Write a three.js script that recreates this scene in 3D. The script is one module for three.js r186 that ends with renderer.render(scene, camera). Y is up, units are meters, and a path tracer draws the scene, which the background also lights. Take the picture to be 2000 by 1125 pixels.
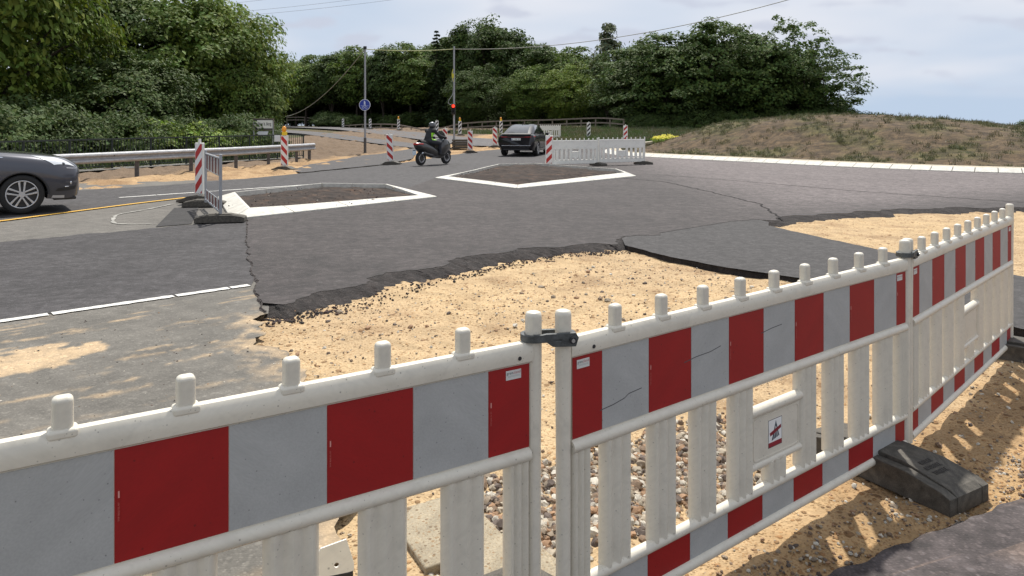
import * as THREE from 'three';
import { mergeGeometries, mergeVertices, toCreasedNormals } from 'three/addons/utils/BufferGeometryUtils.js';
import { RoundedBoxGeometry } from 'three/addons/geometries/RoundedBoxGeometry.js';
import { TextGeometry } from 'three/addons/geometries/TextGeometry.js';
import { FontLoader } from 'three/addons/loaders/FontLoader.js';
import { TessellateModifier } from 'three/addons/modifiers/TessellateModifier.js';
import { MarchingCubes } from 'three/addons/objects/MarchingCubes.js';
import { Brush, Evaluator, SUBTRACTION } from 'three-bvh-csg';
import { createNoise2D, createNoise3D } from 'simplex-noise';

// ------------------------------------------------------------------ camera, sky, sun, exposure
const scene = new THREE.Scene();
const camera = new THREE.PerspectiveCamera(62.72, 2000 / 1760, 0.1, 3000); // level camera, the lens shifted down
camera.setViewOffset(2000, 1760, 0, 635, 2000, 1125);
camera.position.set(0, 1.555, 0);
scene.add(camera);
const renderer = new THREE.WebGLRenderer({ antialias: true });
renderer.toneMapping = THREE.LinearToneMapping;
renderer.toneMappingExposure = 1.14;
renderer.shadowMap.enabled = true;
renderer.shadowMap.type = THREE.PCFSoftShadowMap;

function rand(seed) { let a = seed >>> 0; return () => { a = (a + 0x6D2B79F5) | 0; let t = Math.imul(a ^ (a >>> 15), 1 | a); t = (t + Math.imul(t ^ (t >>> 7), 61 | t)) ^ t; return ((t ^ (t >>> 14)) >>> 0) / 4294967296; }; }
const n2 = createNoise2D(rand(11)), n3 = createNoise3D(rand(12));
const fbm = (x, y, o = 4) => { let s = 0, a = 0.5; for (let i = 0; i < o; i++) { s += a * n2(x, y); x = x * 2.03 + 7.1; y = y * 2.03 - 3.3; a *= 0.5; } return s; };
const fbm3 = (x, y, z, o = 4) => { let s = 0, a = 0.5; for (let i = 0; i < o; i++) { s += a * n3(x, y, z); x *= 2.03; y *= 2.03; z *= 2.03; a *= 0.5; } return s; };
const clamp = (x, a = 0, b = 1) => Math.min(b, Math.max(a, x));
const smooth = (a, b, x) => { const t = clamp((x - a) / (b - a)); return t * t * (3 - 2 * t); };
const mix = (a, b, t) => a + (b - a) * t;

const SUN_AZ = 8 * Math.PI / 180, SUN_EL = 61 * Math.PI / 180;
const sunDir = new THREE.Vector3(Math.sin(SUN_AZ) * Math.cos(SUN_EL), Math.sin(SUN_EL), -Math.cos(SUN_AZ) * Math.cos(SUN_EL));
{
  const W = 2048, Hh = 1024, d = new Float32Array(W * Hh * 4);
  for (let j = 0; j < Hh; j++) for (let i = 0; i < W; i++) {
    const el = ((j + 0.5) / Hh - 0.5) * Math.PI, az = ((i + 0.5) / W - 0.5) * 2 * Math.PI;
    const x = Math.cos(el) * Math.cos(az), y = Math.sin(el), z = Math.cos(el) * Math.sin(az);
    const yy = Math.max(y, 0), k = 1 / (yy + 0.16);
    const veil = fbm3(x * k * 0.45 + 3, 1.7, z * k * 0.45 - 1, 4);            // wide thin sheets
    const puff = fbm3(x * k * 1.5 - 4, 5.2, z * k * 2.2 + 2, 5);             // small grey scraps
    const white = clamp(0.66 + veil * 0.85 - 0.55 * smooth(0.12, 0.0, yy) + 0.15 * smooth(0.1, 0.5, yy));
    const scrap = smooth(0.14, 0.42, puff) * smooth(0.02, 0.09, yy);
    const b = [0.46, 0.56, 0.70], w = [0.73, 0.74, 0.79], s = [0.52, 0.555, 0.655];
    const o = (j * W + i) * 4;
    for (let c = 0; c < 3; c++) { const v = mix(b[c], w[c], white); d[o + c] = mix(v, s[c], 0.8 * scrap); }
    d[o + 3] = 1;
  }
  const sky = new THREE.DataTexture(d, W, Hh, THREE.RGBAFormat, THREE.FloatType);
  sky.mapping = THREE.EquirectangularReflectionMapping; sky.colorSpace = THREE.LinearSRGBColorSpace;
  sky.magFilter = sky.minFilter = THREE.LinearFilter; sky.wrapS = THREE.RepeatWrapping; sky.needsUpdate = true;
  scene.background = sky; scene.environment = sky;
}
const sun = new THREE.DirectionalLight(new THREE.Color(1.0, 0.955, 0.88), 4.9);
sun.position.copy(sunDir).multiplyScalar(120).add(new THREE.Vector3(0, 0, -40));
sun.target.position.set(0, 0, -40); scene.add(sun, sun.target);
sun.castShadow = true; sun.shadow.radius = 2.5; sun.shadow.mapSize.set(4096, 4096);
Object.assign(sun.shadow.camera, { left: -60, right: 60, top: 60, bottom: -90, near: 1, far: 320 });

// ------------------------------------------------------------------ helpers
const taken = new Map();
function numbered(n) { const c = taken.get(n) || 0; taken.set(n, c + 1); return c ? `${n}_${String(c).padStart(3, '0')}` : n; }
function shadows(o) { o.traverse(m => { if (m.isMesh) { m.castShadow = true; m.receiveShadow = true; } }); return o; }
function thing(name, label, category, [x, y, z] = [0, 0, 0], turn = 0, group) {
  const o = new THREE.Group(); o.name = numbered(name); o.position.set(x, y, z); o.rotation.y = turn;
  o.userData = { label, category }; if (group) o.userData.group = group; scene.add(o); return o;
}
function part(parent, name, geo, mat, label) { const m = new THREE.Mesh(geo, mat); m.name = name; m.castShadow = m.receiveShadow = true; if (label) m.userData.label = label; parent.add(m); return m; }
function one(name, label, category, geo, mat, group) { const m = part(scene, numbered(name), geo, mat); m.userData = { label, category }; if (group) m.userData.group = group; return m; }
function struct(name, geo, mat) { const m = part(scene, numbered(name), geo, mat); m.userData.kind = 'structure'; return m; }
function stuff(o, name, label, category, parent = scene) { o.name = parent === scene ? numbered(name) : name; o.userData = { kind: 'stuff' }; if (label) o.userData.label = label; if (category && parent === scene) o.userData.category = category; o.castShadow = o.receiveShadow = true; parent.add(o); return o; }
function copyOf(src, label, [x, y, z], turn = 0, scale = 1, group) {
  const o = src.clone(); o.name = numbered(src.name.replace(/_\d{3}$/, '')); o.position.set(x, y, z); o.rotation.y = turn;
  if (Array.isArray(scale)) o.scale.set(...scale); else o.scale.setScalar(scale);
  o.userData = { ...src.userData, label }; if (group) o.userData.group = group; scene.add(o); return o;
}
const mg = gs => { const a = gs.map(g => { const h = g.index ? g.toNonIndexed() : g; for (const k of Object.keys(h.attributes)) if (!['position', 'normal', 'uv'].includes(k)) h.deleteAttribute(k); return h; }); return mergeGeometries(a); };
const bx = (w, h, d, x = 0, y = 0, z = 0) => new THREE.BoxGeometry(w, h, d).translate(x, y, z);
const rb = (w, h, d, r, x = 0, y = 0, z = 0, s = 2) => new RoundedBoxGeometry(w, h, d, s, r).translate(x, y, z);
const cyl = (r0, r1, h, x = 0, y = 0, z = 0, n = 16) => new THREE.CylinderGeometry(r1, r0, h, n).translate(x, y, z);
const cylX = (r, l, x = 0, y = 0, z = 0, n = 16) => new THREE.CylinderGeometry(r, r, l, n).rotateZ(Math.PI / 2).translate(x, y, z);
const cylZ = (r, l, x = 0, y = 0, z = 0, n = 16) => new THREE.CylinderGeometry(r, r, l, n).rotateX(Math.PI / 2).translate(x, y, z);
const tube = (pts, r, seg = 24, n = 6, closed = false) => new THREE.TubeGeometry(new THREE.CatmullRomCurve3(pts.map(p => new THREE.Vector3(...p)), closed), seg, r, n, closed);
function uvm(g, s = 1) { // uv in metres by the face's main direction, in the object's own axes
  if (g.index) g = g.toNonIndexed(); const p = g.attributes.position, uv = new Float32Array(p.count * 2), a = new THREE.Vector3(), b = new THREE.Vector3(), c = new THREE.Vector3();
  for (let i = 0; i < p.count; i += 3) {
    a.fromBufferAttribute(p, i); b.fromBufferAttribute(p, i + 1).sub(a); c.fromBufferAttribute(p, i + 2).sub(a); b.cross(c);
    const X = Math.abs(b.x), Y = Math.abs(b.y), Z = Math.abs(b.z);
    for (let k = 0; k < 3; k++) { a.fromBufferAttribute(p, i + k); const [u, v] = X > Y && X > Z ? [a.z, a.y] : Y > Z ? [a.x, a.z] : [a.x, a.y]; uv[(i + k) * 2] = u * s; uv[(i + k) * 2 + 1] = v * s; }
  }
  g.setAttribute('uv', new THREE.BufferAttribute(uv, 2)); return g;
}
function ext(pts, depth, bevel = 0, holes = []) {
  const s = new THREE.Shape(pts.map(p => new THREE.Vector2(...p))); for (const h of holes) s.holes.push(new THREE.Path(h.map(p => new THREE.Vector2(...p))));
  return new THREE.ExtrudeGeometry(s, { depth, bevelEnabled: bevel > 0, bevelThickness: bevel, bevelSize: bevel, bevelSegments: 2, steps: 1, curveSegments: 8 });
}
function sweep(profile, path, closed = true) { // profile [[side, up]...] carried along path [[x,y,z]...]
  const P = path.map(p => new THREE.Vector3(...p)), m = profile.length, pos = [], idx = [];
  P.forEach((p, i) => {
    const t = new THREE.Vector3().subVectors(P[Math.min(i + 1, P.length - 1)], P[Math.max(i - 1, 0)]); t.y = 0; t.normalize();
    for (const [s, u] of profile) pos.push(p.x - t.z * s, p.y + u, p.z + t.x * s);
  });
  for (let i = 0; i < P.length - 1; i++) for (let j = 0; j < (closed ? m : m - 1); j++) { const a = i * m + j, b = i * m + (j + 1) % m; idx.push(a, a + m, b, b, a + m, b + m); }
  if (closed) for (const e of [0, P.length - 1]) for (let j = 1; j < m - 1; j++) e ? idx.push(e * m, e * m + j + 1, e * m + j) : idx.push(0, j, j + 1);
  let g = new THREE.BufferGeometry(); g.setAttribute('position', new THREE.Float32BufferAttribute(pos, 3)); g.setIndex(idx);
  g = toCreasedNormals(g, 0.6); return uvm(g, 1);
}
const spline = (pts, n) => new THREE.CatmullRomCurve3(pts.map(p => new THREE.Vector3(p[0], p.length > 2 ? p[1] : 0, p[p.length - 1])), false, 'centripetal').getSpacedPoints(n).map(v => [v.x, v.y, v.z]);

// ------------------------------------------------------------------ textures (colour, grain and dirt only)
function tex(W, H, fn, srgb = true) {
  const d = new Uint8Array(W * H * 4);
  for (let j = 0; j < H; j++) for (let i = 0; i < W; i++) { const c = fn(i / W, j / H, i, j), o = (j * W + i) * 4; if (typeof c === 'number') { d[o] = d[o + 1] = d[o + 2] = clamp(c) * 255; } else { d[o] = clamp(c[0]) * 255; d[o + 1] = clamp(c[1]) * 255; d[o + 2] = clamp(c[2]) * 255; } d[o + 3] = 255; }
  const t = new THREE.DataTexture(d, W, H); t.wrapS = t.wrapT = THREE.RepeatWrapping; t.magFilter = THREE.LinearFilter; t.minFilter = THREE.LinearMipmapLinearFilter; t.generateMipmaps = true; if (srgb) t.colorSpace = THREE.SRGBColorSpace; t.needsUpdate = true; return t;
}
const torus = (u, v, f, o = 3) => { // noise that tiles
  const a = u * 2 * Math.PI, b = v * 2 * Math.PI, R = f / (2 * Math.PI); let s = 0, k = 0.5, q = 1;
  for (let i = 0; i < o; i++) { s += k * n3(Math.cos(a) * R * q + 3 * i, Math.sin(a) * R * q + Math.cos(b) * R * q * 1.31, Math.sin(b) * R * q - 2 * i); k *= 0.5; q *= 2; } return s;
};
const hash = (i, j, s = 0) => { let h = Math.imul(i, 374761393) ^ Math.imul(j, 668265263) ^ Math.imul(s + 1, 1442695041); h = Math.imul(h ^ (h >>> 13), 1274126177); return ((h ^ (h >>> 16)) >>> 0) / 4294967296; };
function cells(N, W) { // one stone in each cell of an N x N tile: value and height at a pixel
  return (u, v) => { const x = u * N, y = v * N, ci = Math.floor(x), cj = Math.floor(y); let best = 9, id = 0; for (let a = -1; a <= 1; a++) for (let b = -1; b <= 1; b++) { const i = (ci + a + N) % N, j = (cj + b + N) % N, px = ci + a + 0.15 + 0.7 * hash(i, j, 1), py = cj + b + 0.15 + 0.7 * hash(i, j, 2), dd = Math.hypot(x - px, y - py) / (0.25 + 0.45 * hash(i, j, 3)); if (dd < best) { best = dd; id = hash(i, j, 4); } } return [best, id]; };
}
const grainA = cells(150), grainB = cells(60), grainC = cells(26);
const asphaltTex = tex(1024, 1024, (u, v) => { const [d, id] = grainA(u, v), [d2, id2] = grainB(u, v), n = torus(u, v, 9, 4), st = smooth(1, 0.5, d) * (id - 0.35), big = id2 > 0.82 ? smooth(0.8, 0.4, d2) : 0, m = torus(u + 0.4, v + 0.2, 22, 3), g = 0.72 + 0.30 * st + 0.22 * n + 0.18 * m + 0.20 * big; return [g * 1.02, g * 0.985, g * 0.97]; });
const asphaltFine = tex(1024, 1024, (u, v) => { const [d, id] = grainA(u, v), [d2, id2] = grainB(u, v), g = 0.80 + 0.2 * smooth(1, 0.5, d) * (id - 0.35) + 0.09 * torus(u, v, 7, 4) + 0.06 * torus(u + 0.4, v + 0.2, 26, 2) + (id2 > 0.85 ? 0.12 * smooth(0.8, 0.4, d2) : 0); return [g, g * 0.99, g * 0.97]; });
const asphaltBump = tex(1024, 1024, (u, v) => { const [d, id] = grainA(u, v), [d2, id2] = grainB(u, v); return 0.3 + 0.35 * smooth(1.1, 0.2, d) * (0.4 + id) + 0.25 * smooth(1, 0.2, d2) * id2 + 0.1 * torus(u, v, 12, 3); }, false);
const sandTex = tex(1024, 1024, (u, v) => {
  const n = torus(u, v, 5, 5), f = torus(u + 0.3, v, 60, 3), [d, id] = grainA(u, v), [d2, id2] = grainB(u, v), [d3, id3] = grainC(u, v);
  let g = 0.86 + 0.10 * n + 0.10 * f, r = g, gg = g * 0.985, b = g * 0.96;
  if (id > 0.55) { const k = smooth(0.9, 0.5, d) * 0.42, t = hash(Math.floor(id * 9999), 3); const c = t > 0.72 ? [0.97, 0.94, 0.88] : t > 0.35 ? [0.62, 0.55, 0.47] : [0.78, 0.66, 0.52]; r = mix(r, c[0], k); gg = mix(gg, c[1], k); b = mix(b, c[2], k); }
  if (id2 > 0.72) { const k = smooth(0.75, 0.5, d2) * 0.6, t = hash(Math.floor(id2 * 9999), 5); const c = t > 0.7 ? [0.98, 0.96, 0.92] : t > 0.35 ? [0.55, 0.47, 0.4] : [0.74, 0.62, 0.5]; r = mix(r, c[0], k); gg = mix(gg, c[1], k); b = mix(b, c[2], k); }
  if (id3 > 0.9) { const k = smooth(0.6, 0.45, d3) * 0.8; r = mix(r, 0.6, k); gg = mix(gg, 0.53, k); b = mix(b, 0.46, k); }
  return [r, gg, b];
});
const sandBump = tex(1024, 1024, (u, v) => { const [d, id] = grainA(u, v), [d2, id2] = grainB(u, v), [d3, id3] = grainC(u, v); return 0.3 + 0.22 * torus(u, v, 8, 5) + 0.16 * torus(u, v, 55, 2) + (id > 0.55 ? 0.2 * smooth(0.95, 0.3, d) : 0) + (id2 > 0.72 ? 0.4 * smooth(0.8, 0.2, d2) : 0) + (id3 > 0.9 ? 0.5 * smooth(0.65, 0.2, d3) : 0); }, false);
const soilTex = tex(512, 512, (u, v) => { const n = torus(u, v, 6, 5), f = torus(u, v, 40, 3), [d, id] = grainB(u, v); let g = 0.72 + 0.28 * n + 0.22 * f + (id > 0.8 ? 0.22 * smooth(0.8, 0.3, d) : 0); return [g, g * 0.97, g * 0.94]; });
const soilBump = tex(512, 512, (u, v) => 0.5 + 0.3 * torus(u, v, 7, 5) + 0.22 * torus(u, v, 38, 3), false);
const grimeTex = tex(1024, 1024, (u, v) => { // white plastic with grey film, scuffs and specks
  const n = torus(u, v, 5, 5), f = torus(u, v, 50, 2), m = torus(u + 0.37, v + 0.11, 14, 4), [d, id] = grainC(u, v), [d2, id2] = grainB(u, v); let g = 0.955 - 0.03 * smooth(0.0, 0.5, n) - 0.02 * smooth(0.22, 0.5, m) - 0.02 * f;
  if (id > 0.84) g -= 0.25 * smooth(0.15, 0.05, d); if (id2 > 0.9) g -= 0.2 * smooth(0.22, 0.1, d2); return [g, g * 0.99, g * 0.965];
});
const speckTex = tex(512, 512, (u, v) => { const f = torus(u, v, 90, 2), n = torus(u, v, 4, 4), [d, id] = grainC(u, v); let g = 0.93 + 0.05 * f + 0.04 * n; if (id > 0.8) g -= 0.3 * smooth(0.14, 0.04, d); return [g, g, g]; });
const rubberTex = tex(512, 512, (u, v) => { const g = 0.75 + 0.2 * torus(u, v, 8, 5) + 0.16 * torus(u, v, 60, 2); return [g, g * 0.99, g * 0.96]; });
const metalTex = tex(512, 512, (u, v) => { const g = 0.85 + 0.12 * torus(u, v, 7, 4) + 0.1 * torus(u * 1, v * 0.2, 40, 2); return [g, g, g * 1.01]; });
const concTex = tex(512, 512, (u, v) => { const g = 0.9 + 0.1 * torus(u, v, 6, 5) + 0.08 * torus(u, v, 70, 2); return [g, g * 0.995, g * 0.98]; });
const rep = (t, s) => { const c = t.clone(); c.repeat.set(s, s); c.needsUpdate = true; return c; };
const lin = (r, g, b) => new THREE.Color().setRGB(r, g, b);
const std = (c, rough, o = {}) => new THREE.MeshStandardMaterial({ color: c, roughness: rough, ...o });
const phy = (c, rough, o = {}) => new THREE.MeshPhysicalMaterial({ color: c, roughness: rough, ...o });
const ground = (c, rough, map, bump, tile, bs, o = {}) => std(c, rough, { map: rep(map, 1 / tile), bumpMap: rep(bump, 1 / tile), bumpScale: bs, vertexColors: true, ...o });
const M = {
  asphaltNew: ground(lin(0.060, 0.057, 0.058), 0.86, asphaltTex, asphaltBump, 2.2, 0.006),
  asphaltLane: ground(lin(0.080, 0.080, 0.083), 0.84, asphaltTex, asphaltBump, 2.2, 0.004),
  asphaltOld: ground(lin(0.158, 0.153, 0.146), 0.9, asphaltFine, asphaltBump, 1.9, 0.004),
  asphaltPath: ground(lin(0.068, 0.068, 0.070), 0.86, asphaltTex, asphaltBump, 1.3, 0.003),
  asphaltEdge: ground(lin(0.047, 0.042, 0.040), 0.97, asphaltTex, asphaltBump, 1.5, 0.022),
  sand: ground(lin(0.58, 0.445, 0.275), 1, sandTex, sandBump, 1.7, 0.016),
  soil: ground(lin(0.060, 0.043, 0.034), 1, soilTex, soilBump, 1.6, 0.03),
  mound: ground(lin(0.165, 0.128, 0.074), 1, soilTex, soilBump, 3.1, 0.06),
  grassGround: ground(lin(0.13, 0.125, 0.06), 1, soilTex, soilBump, 4.3, 0.08),
  kerb: std(lin(0.66, 0.645, 0.60), 0.75, { map: rep(concTex, 1) }),
  apron: std(lin(0.50, 0.44, 0.34), 0.9, { map: rep(concTex, 0.7) }),
  slab: std(lin(0.42, 0.37, 0.28), 0.95, { map: rep(sandTex, 1.1), bumpMap: rep(sandBump, 1.1), bumpScale: 0.002 }),
  white: std(lin(0.73, 0.70, 0.63), 0.42, { map: rep(grimeTex, 1.3) }),
  whiteClean: std(lin(0.84, 0.84, 0.82), 0.45, { map: rep(grimeTex, 0.7) }),
  sheetWhite: std(lin(0.44, 0.445, 0.435), 0.6, { map: rep(speckTex, 1.6) }),
  sheetRed: std(lin(0.33, 0.003, 0.003), 0.6, { map: rep(speckTex, 1.1) }),
  farRed: std(lin(0.42, 0.018, 0.014), 0.5),
  farWhite: std(lin(0.72, 0.72, 0.71), 0.5),
  dark: std(lin(0.02, 0.02, 0.022), 0.6),
  clamp: std(lin(0.12, 0.135, 0.145), 0.5, { map: rep(rubberTex, 3) }),
  steel: std(lin(0.5, 0.5, 0.5), 0.4, { metalness: 0.9 }),
  galv: std(lin(0.47, 0.48, 0.49), 0.55, { metalness: 0.1, map: rep(metalTex, 0.5) }),
  post: std(lin(0.14, 0.125, 0.115), 0.75, { map: rep(metalTex, 0.8) }),
  railing: std(lin(0.022, 0.03, 0.026), 0.6),
  wood: std(lin(0.24, 0.20, 0.16), 0.85, { map: rep(concTex, 0.4) }),
  rubber: std(lin(0.14, 0.128, 0.112), 0.8, { map: rep(rubberTex, 2.2), bumpMap: rep(rubberTex, 2.2), bumpScale: 0.002 }),
  black: std(lin(0.012, 0.012, 0.013), 0.5),
  amber: phy(lin(0.85, 0.33, 0.01), 0.25, { clearcoat: 0.6 }),
  yellowPlastic: std(lin(0.75, 0.52, 0.02), 0.45),
};

// ------------------------------------------------------------------ ground
const rise = d => d < 40 ? 0 : 1.5 * (1 - Math.exp(-(d - 40) / 35));
const T = (x, z) => rise(-z);
function tint(g, fn) { const p = g.attributes.position, c = new Float32Array(p.count * 3); for (let i = 0; i < p.count; i++) { const v = fn(p.getX(i), p.getZ(i), p.getY(i)); c.set(typeof v === 'number' ? [v, v, v] : v, i * 3); } g.setAttribute('color', new THREE.BufferAttribute(c, 3)); return g; }
function flatUV(g) { const p = g.attributes.position, uv = new Float32Array(p.count * 2); for (let i = 0; i < p.count; i++) { uv[2 * i] = p.getX(i); uv[2 * i + 1] = p.getZ(i); } g.setAttribute('uv', new THREE.BufferAttribute(uv, 2)); return g; }
function gridSheet(xs, zs, yf, keep) {
  const pos = [], idx = [], m = xs.length; for (const z of zs) for (const x of xs) pos.push(x, yf(x, z), z);
  for (let j = 0; j < zs.length - 1; j++) for (let i = 0; i < m - 1; i++) { if (keep && !keep((xs[i] + xs[i + 1]) / 2, (zs[j] + zs[j + 1]) / 2)) continue; const a = j * m + i; idx.push(a, a + 1, a + m, a + 1, a + m + 1, a + m); }
  const up = zs[1] > zs[0]; if (up) for (let k = 0; k < idx.length; k += 3) { const t = idx[k + 1]; idx[k + 1] = idx[k + 2]; idx[k + 2] = t; }
  const g = new THREE.BufferGeometry(); g.setAttribute('position', new THREE.Float32BufferAttribute(pos, 3)); g.setIndex(idx); g.computeVertexNormals(); return flatUV(g);
}
const range = (a, b, s) => { const n = Math.max(1, Math.round(Math.abs(b - a) / s)), o = []; for (let i = 0; i <= n; i++) o.push(a + (b - a) * i / n); return o; };
function ragged(pts, step, amp, freq, seed = 0) { // an open line with an uneven edge
  const o = []; for (let i = 0; i < pts.length - 1; i++) { const [x0, z0] = pts[i], [x1, z1] = pts[i + 1], L = Math.hypot(x1 - x0, z1 - z0), n = Math.max(1, Math.round(L / step)); for (let k = 0; k < n; k++) { const t = k / n, x = mix(x0, x1, t), z = mix(z0, z1, t), w = amp * (fbm(x * freq + seed, z * freq - seed, 2) * 1.6 + 0.22 * n2(x * 9, z * 9)); o.push([x - (z1 - z0) / L * w, z + (x1 - x0) / L * w]); } }
  o.push(pts[pts.length - 1]); return o;
}
function sheet(pts, y, edge = 1.2, follow = true) { // a flat piece of paving that follows the terrain
  const s = new THREE.Shape(pts.map(([x, z]) => new THREE.Vector2(x, -z)));
  let g = new THREE.ShapeGeometry(s); g = new TessellateModifier(edge, 18).modify(g.toNonIndexed()); g.deleteAttribute('uv'); g.deleteAttribute('normal'); g = mergeVertices(g, 1e-4);
  const p = g.attributes.position; for (let i = 0; i < p.count; i++) { const x = p.getX(i), z = -p.getY(i); p.setXYZ(i, x, y + (follow ? T(x, z) : 0), z); }
  const ix = g.index, A = new THREE.Vector3(), B = new THREE.Vector3(), C = new THREE.Vector3(); for (let i = 0; i < ix.count; i += 3) { A.fromBufferAttribute(p, ix.getX(i)); B.fromBufferAttribute(p, ix.getX(i + 1)).sub(A); C.fromBufferAttribute(p, ix.getX(i + 2)).sub(A); if (B.z * C.x - B.x * C.z < 0) { const t = ix.getX(i + 1); ix.setX(i + 1, ix.getX(i + 2)); ix.setX(i + 2, t); } }
  g.computeVertexNormals(); return flatUV(g);
}
const runNormal = (l, i, side) => { const k = 7, a = l[Math.max(0, i - k)], b = l[Math.min(l.length - 1, i + k)], L = Math.hypot(b[0] - a[0], b[1] - a[1]) || 1; return [-(b[1] - a[1]) / L * side, (b[0] - a[0]) / L * side]; };
const insetBy = (l, w, side) => l.map((p, i) => { const [nx, nz] = runNormal(l, i, side), ww = w * (1 + 0.5 * n2(p[0] * 1.3, p[1] * 1.3)); return [p[0] + nx * ww, p[1] + nz * ww]; });
function skirt(line, w, yTop, yBot, side) { // the broken sloping edge of a layer of asphalt; line is its foot
  const rows = 8, m = line.length, pos = [], idx = [], top = insetBy(line, w, side);
  for (let r = 0; r < rows; r++) for (let i = 0; i < m; i++) {
    const t = r / (rows - 1), x = mix(line[i][0], top[i][0], t), z = mix(line[i][1], top[i][1], t), e = r > 0 && r < rows - 1 ? 1 : 0, f = 1 / Math.max(0.03, w);
    const jx = e * 0.012 * n3(x * 21, z * 21, r), jz = e * 0.012 * n3(x * 21 + 9, z * 21, r), jy = e * 0.010 * (n3(x * 9, r * 0.7, z * 9) + 0.7 * n3(x * 33, r, z * 33));
    pos.push(x + jx, mix(yBot, yTop, Math.pow(t, 0.75)) + jy * (1 - t * 0.5) - (r === rows - 1 ? 0.004 : 0), z + jz);
  }
  for (let r = 0; r < rows - 1; r++) for (let i = 0; i < m - 1; i++) { const a = r * m + i; idx.push(a, a + 1, a + m, a + 1, a + m + 1, a + m); }
  let g = new THREE.BufferGeometry(); g.setAttribute('position', new THREE.Float32BufferAttribute(pos, 3)); g.setIndex(idx); g = toCreasedNormals(g, 0.9); return flatUV(g);
}
const kerbLine = spline([[30, -22.6], [24, -22.1], [20, -22.6], [17.2, -23.5], [14.9, -24.9], [12.7, -27.2], [10.2, -30.8], [7.6, -34.7], [5.6, -38.2], [5.15, -41.5], [6.2, -45], [8.6, -49], [12.4, -52.5], [18, -55.5]], 84).map(p => [p[0], p[2]]);
const islandPoly = [...kerbLine, [30, -60], [44, -56], [48, -36], [40, -24]];
function distPoly(x, z, poly, open = false) { let d = 1e9, inside = false; for (let i = 0, n = poly.length; i < n; i++) { const [x0, z0] = poly[i], [x1, z1] = poly[(i + 1) % n]; if (!(open && i === n - 1)) { const dx = x1 - x0, dz = z1 - z0, t = clamp(((x - x0) * dx + (z - z0) * dz) / (dx * dx + dz * dz || 1)); d = Math.min(d, Math.hypot(x - x0 - dx * t, z - z0 - dz * t)); } if ((z0 > z) !== (z1 > z) && x < (x1 - x0) * (z - z0) / (z1 - z0) + x0) inside = !inside; } return inside ? d : -d; }

{ // the land out to the horizon
  const ax = []; for (let i = -40; i <= 40; i++) ax.push(Math.sign(i) * (Math.abs(i) * 1.6 + Math.pow(Math.abs(i) / 40, 3) * 700));
  const az = []; for (let i = -22; i <= 60; i++) az.push(-(i * 1.7 + Math.sign(i) * Math.pow(Math.abs(i) / 50, 3) * 600));
  const g = gridSheet(ax, az, (x, z) => -0.16 + T(x, z) + 0.12 * fbm(x * 0.07, z * 0.07, 3) * smooth(30, 60, -z) + 0.5 * smooth(55, 85, -z) * smooth(-4, 8, x) * (1 - smooth(30, 60, x)));
  tint(g, (x, z) => { const n = fbm(x * 0.16, z * 0.16, 4), k = smooth(-0.15, 0.3, n); const q = smooth(-17, -15, z) * smooth(9, 12, x); return [mix(mix(1.25, 0.62, k), 3.4, q), mix(mix(1.0, 1.0, k), 2.7, q), mix(mix(0.9, 0.55, k), 3.3, q)]; });
  struct('ground', g, M.grassGround);
}
const leftEdge = [[-24, -5.2], [-16, -12.6], [-10.6, -17.7], [-9.2, -19.2], [-7.9, -21.6], [-6.9, -24.1], [-5.9, -26.8], [-5.0, -29.4], [-4.15, -33], [-3.35, -39], [-2.2, -42], [-0.9, -43.6], [1.2, -45]];
const verge = (x, z) => distPoly(x, z, [...leftEdge, [1.2, -120], [-60, -120], [-60, -5]]);
const sandY = (x, z) => -0.07 + T(x, z) + 0.030 * fbm(x * 0.7, z * 0.7, 4) + 0.026 * fbm(x * 3.2 + z, z * 4.6, 4);
{
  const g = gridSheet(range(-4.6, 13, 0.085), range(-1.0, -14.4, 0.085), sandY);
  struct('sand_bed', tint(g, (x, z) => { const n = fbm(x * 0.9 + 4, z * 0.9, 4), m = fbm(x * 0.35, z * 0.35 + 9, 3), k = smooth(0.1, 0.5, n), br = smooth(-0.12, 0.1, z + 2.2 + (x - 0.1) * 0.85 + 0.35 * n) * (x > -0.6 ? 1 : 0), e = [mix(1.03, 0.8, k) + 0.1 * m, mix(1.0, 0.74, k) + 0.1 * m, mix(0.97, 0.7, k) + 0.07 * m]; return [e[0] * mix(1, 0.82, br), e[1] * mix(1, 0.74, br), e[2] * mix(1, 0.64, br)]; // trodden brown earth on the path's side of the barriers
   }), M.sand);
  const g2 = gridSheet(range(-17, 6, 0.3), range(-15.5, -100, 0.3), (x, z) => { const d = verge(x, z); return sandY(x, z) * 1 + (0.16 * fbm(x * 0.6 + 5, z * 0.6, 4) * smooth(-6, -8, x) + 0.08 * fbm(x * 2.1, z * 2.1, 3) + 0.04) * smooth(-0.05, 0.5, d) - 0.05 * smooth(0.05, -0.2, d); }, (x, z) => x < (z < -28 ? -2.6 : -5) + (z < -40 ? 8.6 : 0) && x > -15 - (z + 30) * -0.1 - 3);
  struct('sand_verge', tint(g2, (x, z) => { const n = fbm(x * 0.5, z * 0.5, 4), k = smooth(-0.1, 0.45, n), s = smooth(-11.5, -12.6, x + (z + 20) * 0.22); return [mix(mix(0.95, 0.62, k), 0.38, s), mix(mix(0.86, 0.52, k), 0.36, s), mix(mix(0.78, 0.44, k), 0.40, s)]; }), M.sand);
}
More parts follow.
